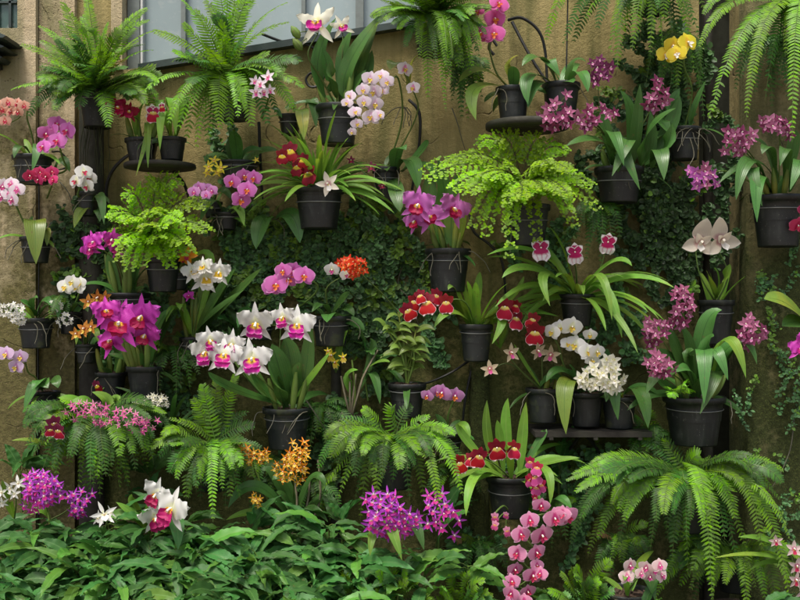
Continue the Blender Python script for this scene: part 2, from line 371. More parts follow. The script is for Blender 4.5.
def flower(parent, kind, pc, lc, loc, size, yaw=0., pitch=0., roll=0., name='flower'):
    size *= {'milt': 1.2, 'phal': 1.08, 'catt': .98, 'cattm': 1.0, 'wide': 1.15}.get(kind, 1.05)
    var = R.randrange(6); key = (kind, pc, lc, var)
    if key not in FL:
        a, b = KINDS[kind](random.Random(hash_s(kind) + var * 7 + 3))
        oa = a.build('flower', PETALS[pc]); ob = b.build('lip', [PETALS[lc], COLUMN])
        FL[key] = (oa.data, ob.data)
        bpy.data.objects.remove(oa); bpy.data.objects.remove(ob)
    ma, ml = FL[key]
    o = bpy.data.objects.new(name, ma); l = bpy.data.objects.new('lip', ml)
    col.objects.link(o); col.objects.link(l); l.parent = o; o.parent = parent
    f = V((math.sin(yaw) * math.cos(pitch), -math.cos(yaw) * math.cos(pitch), math.sin(pitch)))
    x = V((0, 0, 1)).cross(f).normalized(); y = f.cross(x)
    M = Matrix((x, y, f)).transposed().to_4x4() @ Matrix.Rotation(roll, 4, 'Z')
    o.matrix_local = Matrix.Translation(loc - parent.location) @ M @ Matrix.Diagonal((size * U(.96, 1.04), size, size, 1))
    return o
def hash_s(s): return sum(ord(c) * (i + 3) for i, c in enumerate(s))

# ---------------------------------------------------------------- pots
def pot(rt, px, ytop, w, ybot, Y, ring=True, soil=True, par=None):
    a = W(px, ytop, Y); b = W(px, ybot, Y); r = w / 2 * S(Y); h = (a - b).z; c = b
    mb = MB(); q = .76
    f = lambda z: r * (q + (1 - q) * z)
    hc = min(.16 * h, .018)
    prof = [(0.001, .003), (f(0) * .92, .003), (f(0), 0), (f(0) + .001, .004)]
    for z in (.25, .5, .75): prof.append((f(z), h * z))
    z1 = 1 - hc / h
    prof += [(f(z1) - .001, h * z1 - .001), (r * 1.06, h * z1), (r * 1.075, h - .002), (r * 1.06, h), (r * 1.0, h), (r * .97, h - .006), (r * .9, h * .5)]
    mb.lathe(c, prof, 30)
    o = mb.build('pot', POTM, rt, off=rt.location)
    if soil:
        s = MB(); rr = r * .965; rows = []
        for i in range(6):
            q_ = i / 5
            rows.append([c + V((rr * q_ * math.cos(t), rr * q_ * math.sin(t), h - .014 + .012 * noise.noise(V((px + i * .9, 3 * math.cos(t), 3 * math.sin(t)))) + .008 * (1 - q_))) for t in [2 * math.pi * k / 22 for k in range(23)]])
        s.grid(rows)
        for _ in range(16):
            t = U(0, 6.28); q_ = U(0, .8) * rr; p = c + V((q_ * math.cos(t), q_ * math.sin(t), h - .006)); z = U(.006, .012)
            s.box((-z, -z * .6, -z * .5), (z, z * .6, z * .5), 0, Matrix.Translation(p) @ Matrix.Rotation(U(0, 6), 4, 'Z') @ Matrix.Rotation(U(-.5, .5), 4, 'X'))
        s.build('bark_mix', BARK, o, off=rt.location, smooth=False)
    if ring:
        g = MB(); zr = h * U(.62, .8); rr = f(zr / h) + .0035
        pts = [c + V((rr * math.cos(t), rr * math.sin(t), zr + .004 * math.sin(t))) for t in [2 * math.pi * k / 30 for k in range(30)]]
        g.tube(pts, .0017, None, 5, closed=True)
        bk = c + V((0, rr, zr))
        g.tube([bk, V((bk.x, .012, bk.z + .004))], .0022, None, 5)
        g.build('wire_ring', WIREM, o, off=rt.location)
    return a

# ---------------------------------------------------------------- orchids
def leaf_from(rt, a, m, b, w, mat, prof='oval', up=V((0, -.62, .78)), fold=.18, n=12, mm=6, name='leaf', roll=None, ruf=.0):
    mb = MB(); blade(mb, thru(a, m, b, n), up, w, prof, mm, fold=fold, roll=U(-.25, .25) if roll is None else roll, ruf=ruf)
    return mb.build(name, mat, rt, off=rt.location)
def auto_leaves(rt, a, spec):
    """spec: (kind, n, len_lo, len_hi, width_px, elev_lo, elev_hi, droop[, az_span])"""
    kind, n, l0, l1, w, e0, e1, dr = spec[:8]; span = spec[8] if len(spec) > 8 else 1.0
    mat, prof, fold = {'strap': (G_STRAP, 'strap', .25), 'strapd': (G_STRAPD, 'strap', .25), 'phal': (G_PHAL, 'oval', .15), 'phaly': (G_PHALY, 'oval', .15), 'catt': (G_CATT, 'oval', .22), 'fan': (G_STRAPD, 'lance', .2), 'bed': (G_BED, 'lance', .2), 'dend': (G_DEND, 'lance', .2)}[kind]
    for i in range(n):
        az = -math.pi / 2 + (i / max(1, n - 1) - .5) * 2 * math.pi * .62 * span + U(-.2, .2)
        if i % 2: az = math.pi - az if False else az
        L = U(l0, l1) / PPM; el = rad(U(e0, e1)); d = V((math.cos(az) * math.cos(el), math.sin(az) * math.cos(el) * .75, math.sin(el)))
        p = a + V((math.cos(az) * .012, math.sin(az) * .012, -.01)); pts = [p.copy()]; N = 12
        for k in range(N):
            d = (d + V((0, 0, -dr * U(.7, 1.2) / N))).normalized(); p = p + d * (L / N)
            if p.y > -.012: p.y = -.012
            pts.append(p.copy())
        h = V((math.cos(az), math.sin(az), 0))
        mb = MB(); blade(mb, pts, (V((0, -.5, .85)) - h * .1), w / PPM * U(.8, 1.15), prof, 6, fold=fold, roll=U(-.35, .35))
        mb.build('leaf', mat, rt, off=rt.location)
def orchid(name, label, p=None, base=None, Y=-.13, group=None, leaves=(), auto=(), sprays=(), clusters=(), bulbs=0, roots=0, ring=True, category='orchid', canes=(), bulbh=(18, 30), lmat=None):
    """p = pot (px, ytop, width, ybottom); everything else in photo pixels at its own depth"""
    if p: loc = W(p[0], p[3], Y); a = W(p[0], p[1], Y)
    else: loc = W(base[0], base[1], Y); a = loc.copy()
    rt = root(name, loc, label, category, group)
    if p: pot(rt, *p, Y, ring=ring); a.z -= .01; pr = p[2] / 2 * S(Y)
    else: pr = .015
    for i in range(bulbs):
        x = U(-.7, .7) * pr; y = U(-.6, .5) * pr; h = U(*bulbh) / PPM
        b = a + V((x, y, -.005)); t = b + V((x * .8, y * .5 - .01, h)); mid = (b + t) * .5 + V((x * .1, 0, 0))
        mb = MB(); pts = quad(b, mid, t, 7); k = 8; rows = []
        for q, c in enumerate(pts):
            tt = q / 7; r_ = (.0035 + .0065 * math.sin(math.pi * min(1, tt * .9 + .08)))
            rows.append([c + V((r_ * math.cos(2*math.pi*j/k), r_ * math.sin(2*math.pi*j/k), 0)) for j in range(k + 1)])
        mb.grid(rows); mb.build('pseudobulb', BULB, rt, off=loc)
    for c in canes:   # (px,py)->(px,py), radius, leafy
        pts = cat([a if q == 0 and c[0] is None else W(*z, Y - .03) for q, z in enumerate([z if z else (0, 0) for z in c[:-1]])], 5)
        mb = MB(); mb.tube(pts, .0042, .003, 6); mb.build('cane', CANE if c[-1] == 'dry' else BULB, rt, off=loc)
        if c[-1] not in ('dry', 'bare'):
            for q in range(3, len(pts) - 1, 2):
                for s_ in (1, -1) if c[-1] > 1 else ((1,) if (q // 2) % 2 else (-1,)):
                    d = V((s_ * U(.5, 1), U(-.8, .2), U(-.1, .7))).normalized(); L = U(.7, 1.1) * 20 / PPM; P0 = pts[q]
                    leaf_from(rt, P0, P0 + d * L * .5 + V((0, 0, .008)), P0 + d * L + V((0, 0, -.012)), 7 / PPM, lmat or G_DEND, 'lance')
    for l in leaves:
        bx, by, mx, my, tx, ty, w = l[:7]; mt = l[7] if len(l) > 7 else G_PHAL; dy = l[8] if len(l) > 8 else U(.05, .12); pf = l[9] if len(l) > 9 else 'oval'
        leaf_from(rt, W(bx, by, Y - .01), W(mx, my, Y - dy * .7), W(tx, ty, Y - dy), w * S(Y - dy), mt, pf)
    if p and not auto:
        k_ = 'strapd' if name in ('star_orchid', 'cattleya_orchid', 'slipper_orchid', 'cane_orchid') else 'strap' if R.random() < .4 else 'phal'
        q_ = p[2]; auto = [(k_, R.randint(3, 5), q_ * .75, q_ * 1.35, min(13, q_ * (.34 if k_ == 'phal' else .2)), 15, 75, 1.5, 1.35)]
        roots = roots or R.choice((0, 1, 2, 3))
    for s_ in auto: auto_leaves(rt, a, s_)
    st = MB()
    for s_ in sprays:
        kind, pc, lc = s_['k']; Yf = s_.get('Y', Y - .12); fl = s_['f']; via = s_.get('via', [])
        s0 = W(*s_['b'], Y - .01) if 'b' in s_ else a
        P = [s0] + [W(x, y, Y + (Yf + .02 - Y) * (i + 1) / (len(via) + 1)) for i, (x, y) in enumerate(via)]
        chain = s_.get('chain', True); fp = []
        for f in fl:
            Yi = Yf + (f[4] if len(f) > 4 else U(-.02, .02)); fp.append(W(f[0], f[1], Yi))
        if chain: P += [q + V((0, .03, 0)) for q in fp]
        else: P += [sum(fp, V()) / len(fp) + V((0, .05, -.015))]
        path = cat(P, 6); st.tube(path, s_.get('r', .0033), .0017, 6)
        for f, q in zip(fl, fp):
            size = f[2] * S(Yf); roll = rad(f[3]) if len(f) > 3 else U(-.25, .25)
            flower(rt, kind, pc, lc, q, size, U(-.52, .52) * (.5 if s_.get('yaw') else 1) + s_.get('yaw', 0), s_.get('pitch', -.06) + U(-.32, .32), roll + U(-.22, .22))
            e = q + V((0, .03, 0)) if chain else P[-1]
            st.tube(quad(e, (e + q) * .5 + V((0, .012, .006)), q + V((0, .004, 0)), 4), .0014, .0016, 4)
        for b_ in s_.get('buds', []):
            c = W(b_[0], b_[1], Yf); r_ = b_[2] / 2 * S(Yf); mb = MB()
            ax = V((b_[3] if len(b_) > 3 else 0, -.2, 1)).normalized(); q = ax.to_track_quat('Z', 'Y').to_matrix().to_4x4()
            mb.lathe(V((0, 0, 0)), [(.001, -r_ * 1.5), (r_ * .7, -r_), (r_, -r_ * .1), (r_ * .8, r_ * .9), (r_ * .3, r_ * 1.6), (.0005, r_ * 1.9)], 10)
            mb.v = [q @ z + c for z in mb.v]
            mb.build('bud', PETALS.get(b_[4]) if len(b_) > 4 else BULB, rt, off=loc)
            e = P[len(via)] if chain else P[-1]
            st.tube(quad(e, (e + c) * .5 + V((0, 0, .01)), c + V((0, .003, 0)), 4), .0016, .0014, 4)
    for c in clusters:   # k, cx,cy,rx,ry,n,size
        kind, pc, lc = c['k']; cx, cy, rx, ry = c['e']; Yf = c.get('Y', Y - .12); n = int(c['n'] * (.78 if kind == 'wide' and c['n'] < 24 else 1)); sz = c['s']
        s0 = W(*c['b'], Y - .01) if 'b' in c else a
        end = W(cx, cy, Yf + .03)
        P = [s0] + [W(x, y, Y + (Yf + .03 - Y) * (i + 1) / (len(c.get('via', [])) + 1)) for i, (x, y) in enumerate(c.get('via', []))] + [end]
        st.tube(cat(P, 6), c.get('r', .0024), .0015, 5)
        done = []
        for i in range(n):
            best = None
            for _ in range(12):
                t = U(0, 6.28); q = U(0, 1) ** .5; lo = 1 + .28 * math.sin(2 * t + cx) + .2 * math.sin(3 * t + cy); z = (math.cos(t) * q * lo, math.sin(t) * q * lo)
                m = min([(z[0] - w[0]) ** 2 + (z[1] - w[1]) ** 2 for w in done] or [9])
                if best is None or m > best[0]: best = (m, z)
            z = best[1]; done.append(z)
            dep = math.sqrt(max(0, 1 - z[0] ** 2 - z[1] ** 2)) * min(rx, ry) / PPM
            q = W(cx + z[0] * rx, cy + z[1] * ry, Yf - dep * U(.5, 1))
            flower(rt, kind, R.choice(pc) if isinstance(pc, list) else pc, lc, q, sz * S(Yf) * U(.85, 1.15), z[0] * .5 + U(-.45, .45), -z[1] * .4 + U(-.4, .3), U(-.6, .6))
            st.tube(quad(end, (end + q) * .5 + V((0, .01, .01)), q + V((0, .004, 0)), 3), .0009, .0008, 4)
    if st.v: st.build('flower_stem', STEM, rt, off=loc)
    if roots:
        for i in range(roots):
            mb = MB(); q = a + V((U(-1, 1) * pr, -pr * U(.3, 1), 0)); P = [q.copy()]; d = V((U(-1, 1), -.6, .3))
            for k in range(6):
                d = d + V((U(-.5, .5), U(-.2, .2), -.45)); d.normalize(); q = q + d * U(.012, .02); P.append(q.copy())
            mb.tube(cat(P, 4), .0019, .0012, 5); mb.build('aerial_root', ROOT, rt, off=loc)
    return rt

# ---------------------------------------------------------------- ferns
def frond(rt, a, c, b, width, mats, mi, dens=1.0, up=None, n=None, jag=.14, ptail=.48):
    L = sum((x - y).length for x, y in zip(quad(a, c, b, 10)[1:], quad(a, c, b, 10)))
    n = n or max(14, int(L / .0088 * dens)); pts = quad(a, c, b, n); mb = MB()
    up = up or V((U(-.35, .35), -.6 + U(-.3, .2), .75)); hw = width / 2
    mb.tube([p for p in pts[::2]] + ([pts[-1]] if n % 2 else []), .0016, .0005, 4, 1)
    tb = U(.8, 1.6); tw = U(-.8, .8); dz = U(.1, .45)
    for i in range(1, n):
        t = i / n; p = pts[i]; tg = (pts[i + 1] - pts[i - 1]).normalized(); sd = tg.cross(up)
        if sd.length < .05: continue
        sd.normalize(); nm = sd.cross(tg)
        rot = Matrix.Rotation(tw * (t - .3), 3, tg); sd = rot @ sd; nm = rot @ nm
        pr = (min(1, t / .2) ** .6) * (max(0, 1 - max(0, t - .45) / .55) ** ptail) * (.9 if t > .1 else .7)
        if t < .06: continue
        for s_ in (1, -1):
            if R.random() < .03 + (.25 if t > tb else 0): continue
            l = hw * pr * U(1 - jag, 1 + jag) + .002; w = min(.0069 / dens, l * .5) * U(.85, 1.15)
            d = (sd * s_ + tg * (.12 + .5 * t) + nm * (U(-.12, .12) - dz * .4)).normalized(); q = d.cross(nm).normalized()
            dd = (d - nm * dz * .6 + tg * .1).normalized()
            m1 = p + d * l * .5; e = m1 + dd * l * .5; h = w * .5
            mb.poly([p - q * h * .55, p + q * h * .8, m1 + q * h, m1 - q * h * .9], [(.3, 0), (.7, 0), (.8, .5), (.2, .5)])
            mb.poly([m1 - q * h * .9, m1 + q * h, e + q * h * .25 + tg * h * .3, e - q * h * .2], [(.2, .5), (.8, .5), (.55, 1), (.45, 1)])
    return mb.build('frond', [mats, STEM], rt, smooth=False, off=rt.location)
def fern(name, label, cx, cy, Y, tips, n=0, rx=60, ry=50, ang=(-200, 20), width=22, p=None, mats=(0, 1, 2), group=None, dens=1., ring=True, fwd=.30, droop=.28, umin=.5, roots=0, bright=False):
    loc = W(p[0], p[3], Y) if p else W(cx, cy, Y); rt = root(name, loc, label, 'fern', group)
    if p: pot(rt, *p, Y, ring=ring)
    a = W(cx, cy, Y)
    L = [(t[0], t[1], t[2] if len(t) > 2 else None, t[3] if len(t) > 3 else None) for t in tips]
    for i in range(int(n * 1.4)):
        th = rad(U(*ang)); u = U(umin, 1.0)
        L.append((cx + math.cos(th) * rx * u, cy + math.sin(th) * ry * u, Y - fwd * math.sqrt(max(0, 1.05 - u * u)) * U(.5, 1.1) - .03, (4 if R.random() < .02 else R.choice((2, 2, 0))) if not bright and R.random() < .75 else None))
    for tx, ty, Yt, mi in L:
        Yt = Y - U(.02, .16) if Yt is None else Yt
        dx, dy = tx - cx, ty - cy; d = math.hypot(dx, dy) + abs(Yt - Y) * 120
        if dy < -.35 * abs(dx): j = U(-.12, .12); cxy = (cx + (.38 + j) * dx, cy + (.78 - j) * dy - .05 * abs(dx))
        else: cxy = (cx + (.68 + U(-.12, .14)) * dx, cy - droop * U(.6, 1.3) * d + min(0, .4 * dy))
        b = W(tx, ty, min(Yt, -.012)); c = W(*cxy, min(-.02, Y + (Yt - Y) * .75 - .02)) + V((U(-.02, .02), 0, U(-.02, .02)))
        s0 = a + V((U(-.02, .02), U(-.02, .02), 0))
        mi = R.choices(mats, [.5, .3, .2][:len(mats)])[0] if mi is None else mi
        frond(rt, s0, c, b, width * 1.12 * S(Yt) * U(.72, 1.2), G_FERN[mi], 0, dens)
    if roots:
        for i in range(roots):
            mb = MB(); q = W(cx + U(-14, 14), cy + 10, Y - U(-.02, .05)); P = [q.copy()]
            for k in range(7): q = q + V((U(-.008, .008), U(-.006, .006), -U(.02, .045))); P.append(q.copy())
            mb.tube(cat(P, 3), .0016, .0008, 4); mb.build('runner_root', STEMD, rt, off=loc)
    return rt
def maidenhair(label, cx, cy, Y, tips, p, group=None, inner=8, rx=70, ry=45):
    loc = W(p[0], p[3], Y); rt = root('maidenhair_fern', loc, label, 'fern', group); pot(rt, *p, Y)
    a = W(cx, cy, Y); L = list(tips)
    for i in range(inner):
        L.append((cx + U(-1, 1) * rx * .7, cy + U(-.8, .7) * ry, Y - U(.12, .3), U(.8, 1.1)))
    for tx, ty, Yt, sc in L:
        dx, dy = tx - cx, ty - cy; d = math.hypot(dx, dy)
        b = W(tx, ty, Yt); c = W(cx + .55 * dx, min(cy, ty) - .30 * d, Y + (Yt - Y) * .6 - .02)
        n = 15; pts = quad(a, c, b, n); mb = MB(); mb.tube(pts, .0013, .0006, 4, 1)
        up = V((U(-.2, .2), -.75, .65))
        for i in range(3, n + 1):
            t = i / n; tg = (pts[min(n, i + 1)] - pts[i - 1]).normalized(); sd = tg.cross(up).normalized(); nm = sd.cross(tg)
            for s_ in (1, -1):
                l = .055 * sc * (1.25 - t) * U(.8, 1.15) * min(1, (t - .12) * 4) + .006
                dr = (sd * s_ * .85 + tg * .6 + V((0, 0, -.25)) + nm * U(-.3, .3)).normalized()
                k = max(1, int(l / .0060)); p0 = pts[i]; q0 = p0
                for j in range(1, k + 1):
                    dr = (dr + V((0, 0, -.05))).normalized(); q1 = p0 + dr * (l * j / k)
                    for e in ((1, -1) if j < k else (0,)):
                        if R.random() < .06: continue
                        ss = dr.cross(nm).normalized(); ld = (ss * e * .8 + dr * .7 + V((U(-.3, .3), U(-.5, .1), U(-.5, .1)))).normalized()
                        ln = (nm + V((U(-.6, .6), U(-.9, .2), U(-.3, .6)))).normalized(); lw = ld.cross(ln).normalized(); z = U(.0062, .0100) * (.8 + .2 * sc)
                        mb.poly([q1, q1 + ld * z * .62 - lw * z * .62, q1 + ld * z * .98 - lw * z * .3, q1 + ld * z * 1.02 + lw * z * .12, q1 + ld * z * .9 + lw * z * .5, q1 + ld * z * .5 + lw * z * .62], [(.5, 0), (0, .6), (.3, 1), (.6, 1), (.8, 1), (1, .6)])
                mb.tube([p0, p0 + (q1 - p0) * .5 + V((0, 0, .001)), q1], .0006, .0004, 3, 1)
        mb.build('frond', [G_MAID, STEMD], rt, smooth=False, off=loc)
    return rt
# ---------------------------------------------------------------- creepers and bed plants
def creeper(label, blobs, per, Y=-.015, depth=.085, size=6.2, group='creeping figs clinging to the wall', young=.12, name='creeping_fig'):
    x0, y0 = blobs[0][0], blobs[0][1] + blobs[0][3]
    rt = root(name, W(x0, y0, -.01), label, 'creeper', group); loc = rt.location
    st = MB(); lf = MB(); yl = MB(); stems = []
    for bx, by, rx, ry in blobs:
        ns = max(6, int(rx * ry / 112))
        for i in range(ns):
            x, y = bx + max(-1.2, min(1.2, R.gauss(0, .55))) * rx, by + max(-1, min(1.2, R.gauss(.2, .6))) * ry; P = []; a = U(-2.6, -.5); yy = Y - U(0, depth * .5)
            dep = U(.2, 1)
            for k in range(9):
                if ((x - bx) / rx) ** 2 + ((y - by) / ry) ** 2 > 1.9: break
                P.append(W(x, y, yy)); a += U(-.5, .5); x += math.cos(a) * 7; y += math.sin(a) * 7; yy = max(Y - depth, min(Y, yy - U(-.008, .014) * dep))
            if len(P) < 3: continue
            pts = cat(P, 3); st.tube(pts, .0013, .0007, 4); stems.append(pts)
            tipy = R.random() < young * 2
            for qi, q in enumerate(pts):
                for s_ in range(per):
                    z = size / PPM * U(.45, 1.35); d = V((U(-1, 1), U(-.7, .05), U(-.9, .6))).normalized()
                    nn = V((U(-.7, .7), -1, U(-.2, 1.0))).normalized(); w = d.cross(nn).normalized(); nn = w.cross(d)
                    q2 = q + V((U(-1, 1), U(-1, .2), U(-1, 1))) * .009
                    if q2.y > -.004: q2.y = -.004
                    T = yl if (tipy and qi > len(pts) * .55) or R.random() < young * .3 else lf
                    T.poly([q2, q2 + d * z * .35 - w * z * .36 + nn * z * .1, q2 + d * z * .75 - w * z * .3 + nn * z * .06, q2 + d * z, q2 + d * z * .55], [(.5, 0), (0, .4), (.1, .75), (.5, 1), (.5, .5)])
                    T.poly([q2, q2 + d * z * .55, q2 + d * z, q2 + d * z * .75 + w * z * .3 + nn * z * .06, q2 + d * z * .35 + w * z * .36 + nn * z * .1], [(.5, 0), (.5, .5), (.5, 1), (.9, .75), (1, .4)])
    if len(stems) > 40: st.build('vine_stem', STEMD, rt, off=loc)
    else:
        for q in stems: st = MB(); st.tube(q, .0013, .0007, 4); st.build('vine_stem', STEMD, rt, off=loc)
    lf.build('foliage', G_CREEP, rt, smooth=False, off=loc)
    if yl.v: yl.build('young_foliage', G_CREEPL, rt, smooth=False, off=loc)
    return rt
def bed_plant(label, px, py, Y, n, ln, wd, hgt, group, mats=(G_BED, G_BEDL), mw=(.8, .2), name='bed_plant', el=(-15, 55), down=.9, ground=None):
    top = W(px, py, Y); g = V((top.x, top.y + .02, top.z - hgt / PPM))
    rt = root(name, g, label, 'plant', group); st = MB()
    st.tube(cat([g, g + (top - g) * .5 + V((U(-.01, .01), U(-.01, .01), 0)), top], 4), .004, .0025, 6)
    for i in range(n):
        h = U(.35, 1) if i > 2 else U(.9, 1); b = g + (top - g) * h; az = -math.pi / 2 + U(-2.3, 2.3); e = rad(U(*el))
        d = V((math.cos(az) * math.cos(e), math.sin(az) * math.cos(e), math.sin(e))); L = ln / PPM * U(.5, 1.2)
        pd = b + d * L * .18; st.tube([b, (b + pd) * .5 + V((0, 0, .003)), pd], .0016, .0013, 4)
        p = pd.copy(); pts = [p.copy()]; N = 22
        for k in range(N): d = (d + V((0, 0, -down * U(.8, 1.2) / N))).normalized(); p = p + d * L / N; pts.append(p.copy())
        for q in pts:
            if q.y > -.012: q.y = -.012
        mb = MB(); blade(mb, pts, V((U(-.2, .2), -.45, .85)), wd / PPM * U(.8, 1.15), 'lance' if R.random() < .3 else 'acum', 6, fold=.3, ruf=.085, rf=26, serr=.12, roll=U(-.55, .55))
        mb.build('leaf', R.choices(mats, mw)[0], rt, off=rt.location)
    st.build('stem', STEM, rt, off=rt.location)
    return rt
# ================================================================ the setting
def wall_mat(name, c1, c2, moss, mosslo, mosshi, zlo, zhi, sc=1.0, pit=0):
    t = NT(name); p = t.pos(); z = t.node('ShaderNodeSeparateXYZ', {0: p}).outputs[2]
    big = t.noise(p, 2.6 * sc, 5, .6); mid = t.noise(p, 9 * sc, 5, .65); fine = t.noise(p, 70, 5, .7); grit = t.noise(p, 240, 2, .6)
    st = t.node('ShaderNodeMapping', {'Vector': p, 'Scale': (11., 11., 1.1)}); streak = t.noise(st.outputs[0], 1, 4, .6)
    c = t.mix(t.rng(mid, .32, .68), c1, c2)
    c = t.mix(t.rng(streak, .45, .62, 0, .8), c, tuple(x * y * .5 for x, y in zip(c2, (.85, 1.05, .8))))
    c = t.mix(t.rng(fine, .4, .75, 0, .35), c, tuple(x * .6 for x in c1))
    mm = t.math('ADD', t.math('ADD', t.math('MULTIPLY', big, .6), t.math('MULTIPLY', mid, .4)), t.rng(z, zlo, zhi, .16, -.14))
    mk = t.rng(t.math('ADD', mm, t.math('MULTIPLY', t.math('SUBTRACT', fine, .5), .22)), mosslo, mosshi)
    mc = t.mix(t.rng(fine, .35, .7), moss, tuple(x * .4 for x in moss))
    mc = t.mix(t.rng(grit, .56, .66, 0, .7), mc, (.11, .13, .03))
    c = t.mix(mk, c, mc)
    cr = t.node('ShaderNodeTexVoronoi', {'Scale': 3.2, 'Vector': t.mix(.12, p, t.node('ShaderNodeTexNoise', {'Scale': 7., 'Vector': p}).outputs['Color'])}, feature='DISTANCE_TO_EDGE')
    ck = t.math('MULTIPLY', t.rng(cr.outputs['Distance'], .0, .006, 1, 0), t.rng(mid, .5, .6)); c = t.mix(t.math('MULTIPLY', ck, .7), c, (.04, .03, .015))
    h = t.math('ADD', t.math('MULTIPLY', mid, 1.2), t.math('MULTIPLY', fine, .7)); h = t.math('SUBTRACT', h, ck)
    h = t.math('ADD', h, t.math('MULTIPLY', grit, .35))
    if pit:
        v = t.node('ShaderNodeTexVoronoi', {'Scale': 90., 'Vector': p}); pv = t.rng(v.outputs['Distance'], .08, .25)
        pv = t.math('MAXIMUM', pv, t.rng(t.noise(p, 22, 2), .42, .48)); c = t.mix(pv, tuple(x * .6 for x in c2), c); h = t.math('ADD', h, t.math('MULTIPLY', pv, 1.2))
    return t.finish(c, t.rng(mk, 0, 1, .85, .95), .25, 0, None, h, .75, .008)
OCHRE = wall_mat('ochre_render', (.36, .29, .12), (.245, .20, .082), (.085, .095, .027), .44, .62, .9, 2.25)
STONE = wall_mat('beige_stone', (.52, .43, .28), (.40, .31, .18), (.15, .13, .05), .44, .60, 1.2, 2.5, pit=1)
OLIVE = wall_mat('olive_render', (.24, .185, .075), (.165, .13, .05), (.06, .062, .018), .46, .66, .2, 1.9)
MOSSY = wall_mat('mossy_stone', (.22, .19, .09), (.14, .125, .055), (.055, .068, .02), .40, .58, .5, 3)
DARKW = plain('recess_painted_shade', (.035, .038, .022), .9, scale=20, amt=.7, bstr=.6)  # shade of the deep recess put into its near-black base colour
TIMBER = plain('dark_wet_timber', (.022, .018, .012), .75, scale=35, amt=.6, bstr=.6, dust=(.03, .04, .015))
FRAMEM = plain('window_frame_grey', (.16, .185, .17), .5, amt=.3)
FRAMEL = plain('window_frame_pale', (.55, .56, .54), .5, amt=.2)
GREENM = plain('dark_green_paint', (.018, .032, .028), .4, amt=.4, dust=(.05, .07, .06))
def glass_mat(name, c):
    t = NT(name); p = t.pos(); n = t.noise(p, 3.5, 4); n2 = t.noise(p, 40, 3)
    cc = t.mix(t.rng(n, .35, .7), c, tuple(x * .8 for x in c)); cc = t.mix(t.rng(n2, .55, .75, 0, .25), cc, (.5, .5, .48))
    return t.finish(cc, t.rng(n2, .3, .7, .08, .25), .6)
PANE = glass_mat('pale_glass', (.30, .37, .37)); GPANE = glass_mat('green_glass', (.06, .115, .09))
SOIL = plain('bed_soil', (.03, .021, .013), .95, scale=60, amt=.6, bstr=.9)
GRAV = plain('path_gravel', (.22, .19, .15), .9, scale=120, amt=.6, bstr=.6)

